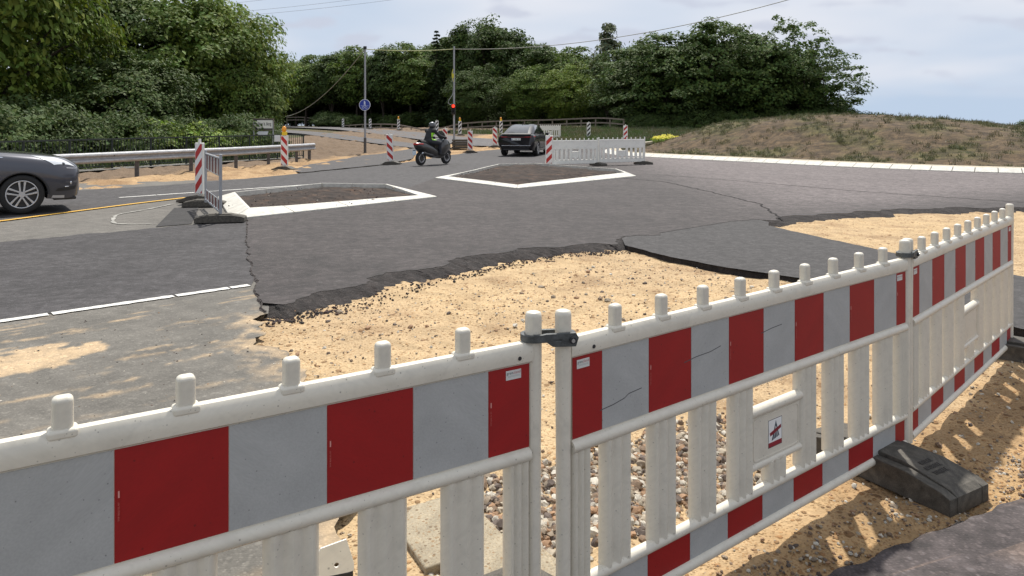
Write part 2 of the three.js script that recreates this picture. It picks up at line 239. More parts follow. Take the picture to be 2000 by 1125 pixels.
// the old carriageway at the left and its two lanes
const joinLine = [[-4.759, -12.786], [-4.414, -12.272], [-3.949, -10.956], [-3.159, -8.801], [-2.673, -7.614], [-2.319, -6.704], [-2.076, -6.19]];
{
  const nearEdge = ragged([[-2.076, -6.19], [-1.995, -5.834], [-1.914, -5.478], [-1.539, -5.043], [-1.255, -4.539], [-0.931, -3.787], [-0.729, -3.194], [-0.668, -2.601], [-0.709, -1.513], [-0.9, 0.5]], 0.06, 0.09, 2.2, 3);
  const pts = [[-28, -2], [-28, 1], ...nearEdge.slice().reverse(), [-2.6, -8], [-4.2, -12.6], [-2.9, -18.4], [-3, -24], [-12, -20], [-20, -12]];
  const g = sheet([...pts].reverse(), -0.022, 0.8, false);
  const sandy = (x, z) => { // sand spilt on the near lane: one drift and thin streaks
    const u = (x + 3.19) * 0.76 - (z + 5.02) * 0.65, v = (x + 3.19) * 0.65 + (z + 5.02) * 0.76, n = fbm(x * 2.3, z * 2.3, 4);
    const a = smooth(0.05, 0.17, 1 - Math.hypot(Math.max(0, u + 0.05) / 0.5, v / 0.30) + n * 0.7) * (0.85 + 0.3 * fbm(x * 9, z * 9, 2));
    const along = x * 0.76 - z * 0.65, across = x * 0.65 + z * 0.76, s = 0.7 * smooth(0.31, 0.5, fbm(along * 0.9 + 3, across * 4.2, 5)) * smooth(-4.2, -4.9, across) * smooth(-7.4, -6.6, across) * smooth(-5.4, -3.8, x);
    const edge = z > -2.6 ? 0.3 : smooth(0.30, 0.0, Math.abs(distPoly(x, z, nearEdge, true)) + n * 0.5) * 0.8;
    return clamp(Math.max(a, 0.75 * s, edge * smooth(-0.2, 0.3, n + 0.2)));
  };
  struct('old_road', tint(g, (x, z) => { const n = fbm(x * 0.8, z * 0.8, 4), b = 1.15 + 0.3 * n; return [b * 1.02, b, b * 0.97]; }), M.asphaltOld);
  const sh = sheet([[-2.531, -7.396], ...ragged([[-2.329, -6.754], [-2.076, -6.19]], 0.06, 0.02, 2), ...nearEdge, [-5.5, 0.5], [-6.277, -4.183]].reverse(), -0.018, 0.07, false);
  struct('dusty_shoulder', tint(sh, (x, z) => { const k = sandy(x, z), n = fbm(x * 1.1, z * 1.1, 5), st = fbm((x * 0.76 - z * 0.65) * 1.3, (x * 0.65 + z * 0.76) * 7, 4), b = 1.12 + 0.20 * n + 0.13 * st; return [mix(b * 1.02, 4.5, k), mix(b, 3.45, k), mix(b * 0.95, 2.25, k)]; }), M.asphaltOld);
  const lane = sheet([...ragged([[-2.551, -7.228], [-4.121, -5.953], [-12, 1.05]], 0.2, 0.02, 2), [-28, 1], [-28, 8], [-14, -3], ...ragged([[-6.915, -9.977], [-4.414, -12.272]], 0.12, 0.08, 1.6), ...ragged([[-3.930, -11.105], [-3.150, -8.83], [-2.654, -7.644]], 0.12, 0.02, 1)].reverse(), -0.014, 0.5, false);
  struct('turning_lane', tint(lane, (x, z) => { const a = x * 0.65 + z * 0.76, n = fbm(x * 0.5, z * 0.5, 4), tr = fbm(a * 1.6, 2, 2); return [0.80 + 0.2 * n + 0.16 * tr, 0.79 + 0.2 * n + 0.16 * tr, 0.82 + 0.2 * n + 0.16 * tr]; }), M.asphaltLane);
}
{ // the driven lane and the new roundabout arm
  const lane = [...ragged(leftEdge, 0.4, 0.07, 0.9), [4, -44], [5.0, -40], [4.8, -33], [1.2, -29.3], [-0.8, -28.5], [-1.5, -24], [-1.7, -21.2], [-2.2, -18.0], [-5, -18.6], [-6.3, -15.9], [-6.95, -16.4], [-7.6, -14.6], [-8.05, -13.2], [-8.4, -11.8], [-9.2, -10.4], [-12, -7.4], [-20, -0.4]];
  struct('driven_lane', tint(sheet(lane, -0.010, 0.9), (x, z) => { const n = fbm(x * 0.35, z * 0.35, 4), f = fbm(x * 2, z * 2, 3); return [1.0 + 0.14 * n + 0.06 * f, 1.0 + 0.14 * n + 0.06 * f, 1.02 + 0.13 * n + 0.06 * f]; }), M.asphaltLane);
  const foot = ragged([[-2.076, -6.19], [-1.914, -6.269], [-1.579, -6.507], [-1.205, -7.218], [-0.81, -7.822], [-0.121, -8.702], [0.638, -9.275], [1.458, -9.552], [2.329, -10.462]], 0.03, 0.09, 1.5, 8);
  const foot2 = ragged([[3.544, -11.639], [4.009, -11.817], [4.708, -12.133], [6.288, -12.984], [7.958, -13.527], [9.538, -13.775], [13.162, -14.071], [20, -14.4], [34, -15]], 0.06, 0.10, 1.2, 5);
  const inset = (l, w) => insetBy(l, w, -1);
  const outer = kerbLine.slice(0, 76).map(([x, z], i) => { const a = kerbLine[Math.max(0, i - 1)], b = kerbLine[i + 1], L = Math.hypot(b[0] - a[0], b[1] - a[1]); return [x - (b[1] - a[1]) / L * 0.12, z + (b[0] - a[0]) / L * 0.12]; });
  const jl = ragged(joinLine, 0.06, 0.035, 1.6, 1);
  const road = [...insetBy(jl, 0.025, -1).filter(p => Math.hypot(p[0] + 2.076, p[1] + 6.19) > 0.3), ...inset(foot, 0.30).filter(p => p[0] > -2.02), ...inset(foot2, 0.34), [36, -15], [36, -22], ...outer, [10, -51.5], [4, -50.5], [0.9, -45.4], [3.6, -43.5], [4.6, -40], [4.4, -33.2], [1.1, -29.0], [-0.75, -28.2], [-1.55, -24], [-2.3, -21.6], [-2.6, -18.3], [-4.7, -16]];
  const r = struct('new_road', tint(sheet(road, 0, 0.45), (x, z) => {
    const n = fbm(x * 0.22 + 3, z * 0.22, 4), f = fbm(x * 1.3, z * 1.3, 4), arc = fbm(Math.hypot(x - 21, z + 40) * 0.9, 3, 3), old = smooth(-13.6, -17.5, z + (x - 9) * 0.55 + 0.8 * n) * smooth(3, 7.5, x);  // lighter far right: older asphalt, plus grazing sky gloss put into the colour
    const g = fbm(x * 5, z * 5, 3), b = 1.1 + 0.3 * n + 0.24 * f + 0.2 * arc + 0.12 * g; return [mix(b * 1.06, 3.5 + 0.4 * n + 0.3 * arc, old), mix(b, 3.36 + 0.4 * n + 0.3 * arc, old), mix(b * 0.99, 3.36 + 0.4 * n + 0.3 * arc, old)];
  }), M.asphaltNew);
  part(r, 'crumbled_edge', tint(skirt(foot, 0.30, 0.001, -0.10, -1), (x, z) => 1.3 + 0.5 * fbm(x * 3, z * 3, 3) + 0.2 * n2(x * 20, z * 20)), M.asphaltEdge);
  part(r, 'crumbled_edge', tint(skirt(foot2, 0.34, 0.001, -0.10, -1), (x, z) => 1.3 + 0.5 * fbm(x * 3, z * 3, 3) + 0.2 * n2(x * 20, z * 20)), M.asphaltEdge);
  part(r, 'crumbled_edge', tint(skirt(jl, 0.025, 0.001, -0.03, -1), (x, z) => 2.4 + 0.5 * fbm(x * 3, z * 3, 3)), M.asphaltEdge);
  // open seams between two paving runs
  for (const s of [[[2.6, -22.7], [4.2, -20.4], [4.6, -17.6], [4.9, -14.6], [4.5, -12.3]], [[4.6, -23.4], [6.5, -20.4], [8.2, -17.4], [10.6, -14.6]]]) {
    const l = ragged(s, 0.09, 0.05, 1.8, 3); part(r, 'seam', tint(sheetRibbon(l, 0.018, 0.004), () => 0.55), M.asphaltEdge);
  }
}
function sheetRibbon(line, w, y) { const pos = [], idx = []; line.forEach((p, i) => { const a = line[Math.max(0, i - 1)], b = line[Math.min(line.length - 1, i + 1)], L = Math.hypot(b[0] - a[0], b[1] - a[1]) || 1, nx = -(b[1] - a[1]) / L, nz = (b[0] - a[0]) / L, ww = (typeof w === 'function' ? w(p[0], p[1], i) : w); for (const s of [-1, 1]) pos.push(p[0] + nx * ww * s, y + T(p[0], p[1]), p[1] + nz * ww * s); if (i) { const k = 2 * i; idx.push(k - 2, k - 1, k, k - 1, k + 1, k); } }); const g = new THREE.BufferGeometry(); g.setAttribute('position', new THREE.Float32BufferAttribute(pos, 3)); g.setIndex(idx); g.computeVertexNormals(); return flatUV(g); }
{ // the black footpath stub across the sand, and the near path at the lower right
  const left = ragged([[1.468, -9.641], [1.833, -8.85], [2.359, -8.108], [2.956, -7.545], [3.392, -6.872], [3.665, -6.16], [3.999, -5.468], [4.657, -4.776], [6.075, -3.886]], 0.08, 0.015, 3, 1), right = ragged([[11.137, -5.468], [6.682, -6.556], [5.366, -7.446], [4.759, -8.633], [4.607, -9.226], [4.303, -10.343], [3.989, -11.51], [3.594, -11.698]], 0.1, 0.02, 2, 2);
  const p = struct('footpath', tint(sheet([...left, ...right.slice(0, -4), [4.151, -11.945], [4.05, -12.489], [3.24, -12.39], [2.126, -11.401], [1.519, -10.215]], -0.004, 0.5), (x, z) => 1 + 0.16 * fbm(x * 0.8, z * 0.8, 4) + 0.06 * fbm(x * 5, z * 5, 2)), M.asphaltPath);
  part(p, 'broken_edge', tint(skirt(left, 0.02, -0.003, -0.12, -1), () => 0.8), M.asphaltEdge);
  part(p, 'broken_edge', tint(skirt(right, 0.04, -0.003, -0.12, -1), () => 1), M.asphaltEdge);
  const ne = ragged([[-0.607, -1.661], [0.304, -2.156], [0.931, -2.551], [1.185, -2.67], [1.488, -2.828], [1.752, -2.976], [2.217, -3.204], [3.24, -3.688], [6.075, -4.677]], 0.03, 0.03, 2.2, 6);
  const q = struct('near_path', tint(sheet([[6, 3], ...ne.map(([x, z]) => [x + 0.018, z + 0.03]).reverse(), [-0.6, 3]], -0.025, 0.35), (x, z) => { const n = fbm(x * 2.2, z * 2.2, 4), k = smooth(0.22, 0.5, fbm(x * 3.4 + 5, z * 3.4, 4)); return [mix(1.75 + 0.4 * n, 3.6, k), mix(1.62 + 0.4 * n, 3.0, k), mix(1.62 + 0.4 * n, 2.5, k)]; }), M.asphaltNew);
  part(q, 'broken_edge', tint(skirt(ne, 0.05, -0.025, -0.10, 1), (x, z) => 1 + 0.4 * fbm(x * 6, z * 6, 2)), M.asphaltEdge);
}
{ // further roads and paths
  const a = ragged([[-6.9, -24.2], [-5.1, -29.2], [-4.6, -34], [-5.0, -38], [-5.8, -44.5]], 0.3, 0.06, 1), b = ragged([[-7.7, -38.2], [-8.0, -28.5], [-7.4, -25]], 0.3, 0.1, 1);
  struct('crossing_path', tint(sheet([...a, ...b], 0.015, 0.8), (x, z) => 1.55 + 0.2 * fbm(x * 0.7, z * 0.7, 3)), M.asphaltPath);
  const strip = (l, r, y) => sheet([...l, ...r.slice().reverse()], y, 1.5);
  struct('far_road', tint(strip([[-38, -128], [-24, -104], [-16.5, -87], [-10.2, -74], [-6.2, -64], [-4, -58.6], [-0.5, -54], [4, -50.3]], [[-40, -118], [-30, -103], [-20, -84], [-14.5, -71], [-7.7, -56.2], [-4.8, -50.2], [-2.6, -46.6], [0.9, -45.2]], 0.03), (x, z) => 1.9 + 0.3 * fbm(x * 0.3, z * 0.3, 3)), M.asphaltLane);
  struct('cycle_path', tint(strip([[-24, -80], [-17.5, -69.5], [-11.9, -58.3], [-6.2, -48.4], [-4.2, -44.6]], [[-25, -75], [-19, -66.5], [-13.2, -55.6], [-7.4, -46.4], [-5.4, -43.8]], 0.03), (x, z) => 1.7 + 0.3 * fbm(x * 0.3, z * 0.3, 3)), M.asphaltLane);
}
{ // painted lines, each a worn film on its road
  const worn = (l, w, y, c, seed) => tint(sheetRibbon(l, w, y), () => c);
  const paintW = std(lin(0.62, 0.61, 0.57), 0.7, { vertexColors: true }), paintY = std(lin(0.62, 0.36, 0.05), 0.7, { vertexColors: true });
  const dash = (name, from, to, w, y, mat, gap, lab) => { const g = []; const L = Math.hypot(to[0] - from[0], to[1] - from[1]), r = rand(5); let s = 0; while (s < L) { const e = Math.min(L, s + 0.25 + 0.8 * r()), l = []; for (let k = s; k < e; k += 0.03) l.push([mix(from[0], to[0], k / L), mix(from[1], to[1], k / L)]); if (l.length > 2) g.push(sheetRibbon(l, (x, z) => w * (0.86 + 0.3 * fbm(x * 9, z * 9, 3)), y)); s = e + gap; } const m = mg(g); return struct(name, tint(m, (x, z) => 0.94 + 0.1 * fbm(x * 5, z * 5, 2)), mat); };
  dash('edge_line', [-12, 1.05], [-2.562, -7.268], 0.055, -0.009, paintW, 0.018);
  dash('lane_line', [-8.5, -16.0], [-4.9, -20.0], 0.065, -0.004, paintW, 0.0);
  struct('yellow_line', tint(sheetRibbon(spline([[-14, -5.6], [-10.2, -9.4], [-8.55, -11.7], [-8.05, -13.2], [-7.55, -14.8], [-7.0, -16.2]], 120).map(p => [p[0], p[2]]), (x, z) => 0.06 * (0.95 + 0.12 * fbm(x * 8, z * 8, 2)), -0.005), (x, z) => 0.95 + 0.15 * fbm(x * 3, z * 3, 2)), paintY);
  const grey = std(lin(0.33, 0.32, 0.29), 0.85, { vertexColors: true });
  struct('faded_arc', tint(sheetRibbon(ragged(spline([[-6.784, -14.763], [-6.834, -13.775], [-6.935, -13.082], [-6.682, -12.39], [-6.277, -11.797], [-5.67, -11.797]], 60).map(p => [p[0], p[2]]), 0.06, 0.012, 3), (x, z) => 0.03 * (0.9 + 1.3 * fbm(x * 6, z * 6, 3)), -0.012), (x, z) => 0.85 + 0.5 * fbm(x * 2, z * 2, 3)), grey);
  struct('asphalt_patch', tint(sheet([[-5.518, -11.451], [-5.113, -11.797], [-6.075, -14.368], [-6.429, -14.071]], -0.013, 0.6), () => 0.5), M.asphaltLane);
}
console.log('ground done');

// ------------------------------------------------------------------ kerbed islands and the roundabout mound
function stoneGeo(a, b, na, nb, ha, hb, w, gap) { // one kerb stone from a to b; na/nb point inwards
  const L = Math.hypot(b[0] - a[0], b[1] - a[1]), t = gap / L, A = [mix(a[0], b[0], t), mix(a[1], b[1], t)], B = [mix(b[0], a[0], t), mix(b[1], a[1], t)];
  const prof = h => [[0, -0.08], [0, 0.022], [w * 0.06, 0.034], [w * 0.78, h - 0.012], [w * 0.86, h], [w, h], [w, -0.08]];
  const pos = [], idx = []; for (const [p, n, h] of [[A, na, ha], [B, nb, hb]]) for (const [s, u] of prof(h)) pos.push(p[0] + n[0] * s, u + T(p[0], p[1]), p[1] + n[1] * s);
  const m = 7; for (let j = 0; j < m; j++) { const k = (j + 1) % m; idx.push(j, k, m + j, k, m + k, m + j); } for (let j = 1; j < m - 1; j++) { idx.push(0, j + 1, j, m, m + j, m + j + 1); }
  let g = new THREE.BufferGeometry(); g.setAttribute('position', new THREE.Float32BufferAttribute(pos, 3)); g.setIndex(idx); g = toCreasedNormals(g, 0.3); return uvm(g, 1);
}
function kerbRing(parent, line, closed, w, h, stone, side, seed) {
  const n = line.length, r = rand(seed), nrm = (a, b) => { const L = Math.hypot(b[0] - a[0], b[1] - a[1]) || 1; return [-(b[1] - a[1]) / L * side, (b[0] - a[0]) / L * side]; };
  const vn = line.map((p, i) => { const a = closed ? line[(i + n - 1) % n] : line[Math.max(0, i - 1)], b = closed ? line[(i + 1) % n] : line[Math.min(n - 1, i + 1)]; const n0 = nrm(a, p), n1 = nrm(p, b); if (!closed && i === 0) return n1; if (!closed && i === n - 1) return n0; const s = [n0[0] + n1[0], n0[1] + n1[1]], k = 2 / Math.max(0.35, s[0] * s[0] + s[1] * s[1]); return [s[0] * k, s[1] * k]; });
  for (let i = 0; i < (closed ? n : n - 1); i++) {
    const a = line[i], b = line[(i + 1) % n], L = Math.hypot(b[0] - a[0], b[1] - a[1]), k = Math.max(1, Math.round(L / stone)), n1 = nrm(a, b);
    for (let s = 0; s < k; s++) { const t0 = s / k, t1 = (s + 1) / k, P = t => [mix(a[0], b[0], t), mix(a[1], b[1], t)], N = t => t < 1e-6 ? vn[i] : t > 1 - 1e-6 ? vn[(i + 1) % n] : n1, H = t => typeof h === 'number' ? h : mix(h[i], h[(i + 1) % n], t); const d = (r() - 0.5) * 0.006; part(parent, 'kerb_stone', stoneGeo(P(t0), P(t1), N(t0), N(t1), H(t0) + d, H(t1) + d, w, closed ? 0.009 : 0.012), M.kerb); }
  }
}
function inner(poly, w) { const n = poly.length; return poly.map((p, i) => { const a = poly[(i + n - 1) % n], b = poly[(i + 1) % n]; const cx = poly.reduce((s, q) => s + q[0], 0) / n, cz = poly.reduce((s, q) => s + q[1], 0) / n, L = Math.hypot(cx - p[0], cz - p[1]); return [p[0] + (cx - p[0]) / L * w, p[1] + (cz - p[1]) / L * w]; }); }
function islandSoil(parent, poly, seed, lift) {
  const xs = poly.map(p => p[0]), zs = poly.map(p => p[1]);
  const g = gridSheet(range(Math.min(...xs), Math.max(...xs), 0.12), range(Math.max(...zs), Math.min(...zs), 0.12), (x, z) => { const d = distPoly(x, z, poly); return 0.015 + lift * smooth(0, 1.0, d) + 0.05 * fbm(x * 1.4 + seed, z * 1.4, 4) * smooth(0, 0.5, d) + 0.025 * fbm(x * 6, z * 6, 2); }, (x, z) => distPoly(x, z, poly) > -0.08);
  part(parent, 'soil', tint(g, (x, z) => { const n = fbm(x * 0.9 + seed, z * 0.9, 4), k = smooth(0.25, 0.5, fbm(x * 1.6, z * 1.6 + seed, 4)); return [mix(1 + 0.5 * n, 2.6, k), mix(1 + 0.5 * n, 2.3, k), mix(1 + 0.5 * n, 2.0, k)]; }), M.soil);
}
{
  const o1 = [[-4.607, -12.143], [-1.62, -15.95], [-2.9, -18.55], [-4.95, -18.85], [-6.328, -15.901]];
  const i1 = thing('traffic_island', 'white kerbed traffic island of dark soil beside the striped gate', 'traffic island');
  kerbRing(i1, o1, true, 0.34, [0.13, 0.05, 0.11, 0.11, 0.12], 1.2, -1, 4); islandSoil(i1, inner(o1, 0.42), 2, 0.05);
  const o2 = [[0.12, -18.1], [3.78, -22.5], [3.75, -24.6], [1.0, -28.9], [-0.78, -28.2], [-1.6, -24], [-2.26, -21.7]];
  const i2 = thing('traffic_island', 'white kerbed diamond island of dark soil before the white barriers', 'traffic island');
  kerbRing(i2, o2, true, 0.34, [0.06, 0.12, 0.12, 0.1, 0.1, 0.1, 0.06], 1.25, -1, 5); islandSoil(i2, inner(o2, 0.4), 7, 0.09);
}
const moundY = (x, z) => { const d = distPoly(x, z, islandPoly), q = Math.exp(-(((x - 18) / 12.5) ** 2) - (((z + 40) / 13) ** 2)); return 0.10 + rise(-z) * 0.25 + 2.0 * q * smooth(0.6, 6.5, d) + (0.10 * fbm(x * 0.5, z * 0.5, 4) + 0.06 * fbm(x * 2.2, z * 2.2, 3)) * smooth(0.5, 2.5, d); };
{
  const k = thing('roundabout_kerb', 'long curved kerb of pale stones round the grassy mound', 'kerb');
  kerbRing(k, kerbLine, false, 0.36, 0.16, 1.0, 1, 6);
  const ap = kerbLine;
  struct('kerb_apron', sweep([[0.36, 0.02], [0.36, 0.145], [0.95, 0.17], [0.95, 0.02]], ap.map(([x, z]) => [x, T(x, z), z])), M.apron);
  const g = gridSheet(range(4.6, 50, 0.36), range(-21.5, -62, 0.36), moundY, (x, z) => distPoly(x, z, islandPoly) > 0.7);
  struct('mound', tint(g, (x, z) => { const n = fbm(x * 0.22 + 3, z * 0.22 - 2, 4), f = fbm(x * 1.5, z * 1.5, 4), gk = smooth(-0.15, 0.35, n + 0.35 * f - 0.25 * smooth(24, 32, -z + 0) * 0), dk = 0.95 + 0.55 * f; return [mix(1.0, 0.85, gk) * dk, mix(0.92, 1.0, gk) * dk, mix(0.9, 0.66, gk) * dk]; }), M.mound);
}
console.log('islands done');

// ------------------------------------------------------------------ barrier panels
const font = await new FontLoader().loadAsync('fonts/droid/droid_sans_bold.typeface.json');
function canvasTex(w, h, draw) { const c = document.createElement('canvas'); c.width = w; c.height = h; draw(c.getContext('2d'), w, h); const t = new THREE.CanvasTexture(c); t.colorSpace = THREE.SRGBColorSpace; t.magFilter = THREE.LinearFilter; return t; }
const stickerMat = std(0xffffff, 0.5, { map: canvasTex(256, 128, (c, w, h) => { c.fillStyle = '#c9c9c6'; c.fillRect(0, 0, w, h); c.font = 'bold 50px sans-serif'; c.fillStyle = '#4c5458'; c.fillText('gren', 10, 55); c.fillStyle = '#a06a6c'; c.fillText('zland', 122, 55); c.fillStyle = '#8d8f90'; for (const y of [72, 86]) c.fillRect(30, y, 205, 4); }) });
const logoMat = std(0xffffff, 0.5, { map: canvasTex(256, 320, (c, w, h) => {
  c.fillStyle = '#dfe0df'; c.fillRect(0, 0, w, h); c.lineWidth = 5; c.strokeStyle = '#1c2226'; c.strokeRect(3, 3, w - 6, h - 6);
  c.fillStyle = '#30404c'; c.beginPath(); c.moveTo(140, 24); c.lineTo(205, 215); c.lineTo(60, 245); c.fill();
  c.strokeStyle = '#dfe0df'; c.lineWidth = 6; for (const [x0, x1] of [[128, 96], [140, 146], [150, 190]]) { c.beginPath(); c.moveTo(140, 90); c.lineTo(x1, 245); c.stroke(); }
  c.fillStyle = '#7a1426'; c.beginPath(); c.moveTo(22, 150); c.lineTo(110, 128); c.lineTo(240, 92); c.lineTo(240, 132); c.lineTo(120, 168); c.lineTo(36, 190); c.fill();
  c.fillStyle = '#8a1c2c'; c.fillRect(6, 262, w - 12, 52);
}) });
const printMat = std(0xffffff, 0.5, { map: canvasTex(64, 512, (c, w, h) => { c.fillStyle = '#8d0d0c'; c.fillRect(0, 0, w, h); c.save(); c.translate(16, 500); c.rotate(-Math.PI / 2); c.font = 'bold 46px sans-serif'; c.fillStyle = '#b06058'; c.fillText('TYP RA2 TL 97', 0, 34); c.fillStyle = '#c98d86'; c.fillRect(372, 2, 110, 34); c.restore(); }) });
function wavySlat(w, h, d) { // upright slat with three shallow flutes
  const pts = [], n = 18; for (let i = 0; i <= n; i++) { const t = i / n, x = (t - 0.5) * w, e = Math.min(1, Math.min(t, 1 - t) * 9); pts.push([x, d / 2 * Math.sqrt(e) * (0.76 + 0.24 * Math.cos((t - 0.5) * Math.PI * 6))]); }
  for (let i = n; i >= 0; i--) { const t = i / n; pts.push([(t - 0.5) * w, -d / 2 * Math.sqrt(Math.min(1, Math.min(t, 1 - t) * 9)) - 0.0005]); }
  let g = ext(pts.slice(0, -1), h).rotateX(-Math.PI / 2).rotateY(Math.PI); g.deleteAttribute('normal'); g = toCreasedNormals(g, 0.7); return g;
}
const railProfile = [[-0.022, 0], [-0.022, 0.045], [-0.012, 0.058], [0.012, 0.058], [0.021, 0.045], [0.024, 0.022], [0.021, 0.004], [0.016, 0]];
function railGeo(L) { const s = railProfile.map(([z, y]) => [z, y]); return sweep(s, range(0.02, L - 0.02, 0.2).map(x => [x, 0, 0])); }
const cache = new Map();
function barrier(name, label, P0, P1, y, o = {}) {
  const L = Math.hypot(P1[0] - P0[0], P1[1] - P0[1]), turn = Math.atan2(-(P1[1] - P0[1]), P1[0] - P0[0]), p = L / 10, W = o.mat || M.white;
  const t = thing(name, label, 'barrier', [P0[0], y, P0[1]], turn, o.group);
  const post = uvm(new THREE.LatheGeometry([[0.0225, 0], [0.0225, 0.6], [0.025, 0.88], [0.025, 0.985], [0.0225, 0.997], [0.015, 1.0], [0, 1.0]].map(q => new THREE.Vector2(...q)), 18), 1);
  for (const x of [0, L]) part(t, 'post', post.clone().translate(x, 0, 0), W);
  part(t, 'top_rail', uvm(sweep(railProfile, range(0.015, L - 0.015, 0.25).map(x => [x, 0.856, 0])), 1), W);
  const knob = uvm(mg([rb(0.041, 0.080, 0.034, 0.012, 0, 0.041, 0, 3), rb(0.058, 0.022, 0.044, 0.008, 0, 0.004, 0.001)]), 1);
  if (!o.far) for (let i = 1; i < 10; i++) { const k = part(t, 'knob', knob, W); k.position.set(i * p, 0.905, 0); } else for (let i = 1; i < 10; i++) { const k = part(t, 'knob', knob, W); k.position.set(i * p, 0.905, 0); }
  part(t, 'upper_board', uvm(bx(L - 0.05, 0.26, 0.026, L / 2, 0.73, 0)), W);
  part(t, 'middle_rail', uvm(mg([cylX(0.0205, L - 0.045, L / 2, 0.583, 0.008, 14)])), W);
  part(t, 'lower_rail', uvm(mg([cylX(0.019, L - 0.045, L / 2, 0.158, 0.006, 14)])), W);
  part(t, 'lower_board', uvm(bx(L - 0.05, 0.11, 0.022, L / 2, 0.09, -0.003)), W);
  part(t, 'bottom_rail', uvm(mg([cylX(0.019, L - 0.045, L / 2, 0.022, 0.006, 14)])), W);
  const sq = 0.122 * p / 0.212, slat = uvm(wavySlat(sq, 0.40, 0.05));
  const short = uvm(wavySlat(sq, 0.085, 0.05)), edge = uvm(wavySlat(0.078, 0.40, 0.05));
  for (let i = 1; i < 10; i++) { const s = part(t, 'slat', i === 5 ? short : slat, W); s.position.set(i * p, i === 5 ? 0.168 : 0.168, 0); }
  for (const x of [0.062, L - 0.062]) { const s = part(t, 'slat', edge, W); s.position.set(x, 0.168, 0); }
  const pw = 2 * p - 0.118, pl = part(t, 'label_plate', uvm(mg([bx(pw, 0.19, 0.022, L / 2, 0.355, 0), cylX(0.021, pw + 0.02, L / 2, 0.462, 0.003, 12), cylX(0.017, pw + 0.02, L / 2, 0.255, 0.003, 12)])), W);
  { const r = 0.018, a = pw / 2 - 0.012, b = 0.078, fr = (aa, bb, rr) => { const q = []; for (const [cx, cy, s] of [[aa - rr, bb - rr, 0], [-aa + rr, bb - rr, 1], [-aa + rr, -bb + rr, 2], [aa - rr, -bb + rr, 3]]) for (let k = 0; k <= 4; k++) { const an = (s + k / 4) * Math.PI / 2; q.push([cx + rr * Math.cos(an), cy + rr * Math.sin(an)]); } return q; };
    part(pl, 'plate_rim', uvm(ext(fr(a + 0.006, b + 0.006, r + 0.006), 0.003, 0, [fr(a, b, r)]).translate(L / 2, 0.356, 0.0108)), W); }
  if (!o.plain) {
    const sw = (L - 0.05) / 10;
    for (const [nm, yy, hh, zz] of [['board', 0.73, 0.246, 0.0137], ['low', 0.09, 0.1, 0.0087]]) for (let i = 0; i <= 10; i++) {
      const a = i === 0 ? 0 : (i - 0.5) * sw + (o.shift || 0), b = i === 10 ? 10 * sw : (i + 0.5) * sw + (o.shift || 0), red = (i % 2 === 0) !== !!o.swap;
      part(t, red ? 'red_stripe' : 'white_stripe', uvm(bx(b - a - (red ? 0.0 : 0.003), hh, 0.0014, 0.025 + (a + b) / 2, yy, zz)), red ? (o.far ? M.farRed : M.sheetRed) : (o.far ? M.farWhite : M.sheetWhite));
      if (o.stickers && nm === 'board' && red && i > 0) { const m = part(t, 'printed_mark', bx(0.0065, 0.07, 0.0008, 0.025 + a + 0.008, yy + 0.0, zz + 0.0011), printMat); }
    }
    if (o.stickers) for (const x of o.stickers) part(t, 'maker_label', bx(0.052, 0.027, 0.001, x, 0.83, 0.0152), stickerMat, 'small white label with grey lettering');
    if (o.logo) part(pl, 'logo_sticker', bx(0.092, 0.108, 0.001, L / 2 - 0.01, 0.357, 0.0117), logoMat, 'white sticker with a dark road emblem and red bar');
  }
  return t;
}
const b1 = barrier('safety_barrier', 'red and white striped barrier nearest the camera, cut by left edge', [-1.96, -0.91], [0.064, -2.208], 0, { stickers: [2.404 - 0.08], shift: -0.022 });
const b2 = barrier('safety_barrier', 'striped barrier in the middle with a road logo on its plate', [0.154, -2.226], [1.905, -3.585], 0, { stickers: [0.068, 2.13], logo: true, shift: 0.016 });
const b3 = barrier('safety_barrier', 'striped barrier at the right edge, running away from the logo barrier', [1.945, -3.635], [3.526, -5.238], 0, { stickers: [0.07, 2.17] });
{ // scuffs and a long crack in the film of the middle barrier
  const crack = (pts) => part(b2, 'crack', mg([sweep([[0.0145, 0.0015], [0.0147, 0], [0.0145, -0.0015]], pts.map(([x, y]) => [x, y, 0]), false)]), std(lin(0.07, 0.07, 0.075), 0.8));
  crack([[0.14, 0.668], [0.2, 0.673], [0.25, 0.682], [0.27, 0.692], [0.33, 0.697]]); crack([[0.545, 0.737], [0.61, 0.745], [0.69, 0.748], [0.75, 0.758]]); crack([[1.0, 0.76], [1.07, 0.768], [1.14, 0.772]]);
  for (const [x, y, b] of [[0.105, 0.9005, b2], [2.34, 0.885, b1]]) part(b, 'bolt_hole', cylZ(0.006, 0.004, x, 0.876, 0.0236, 10), M.dark);
}
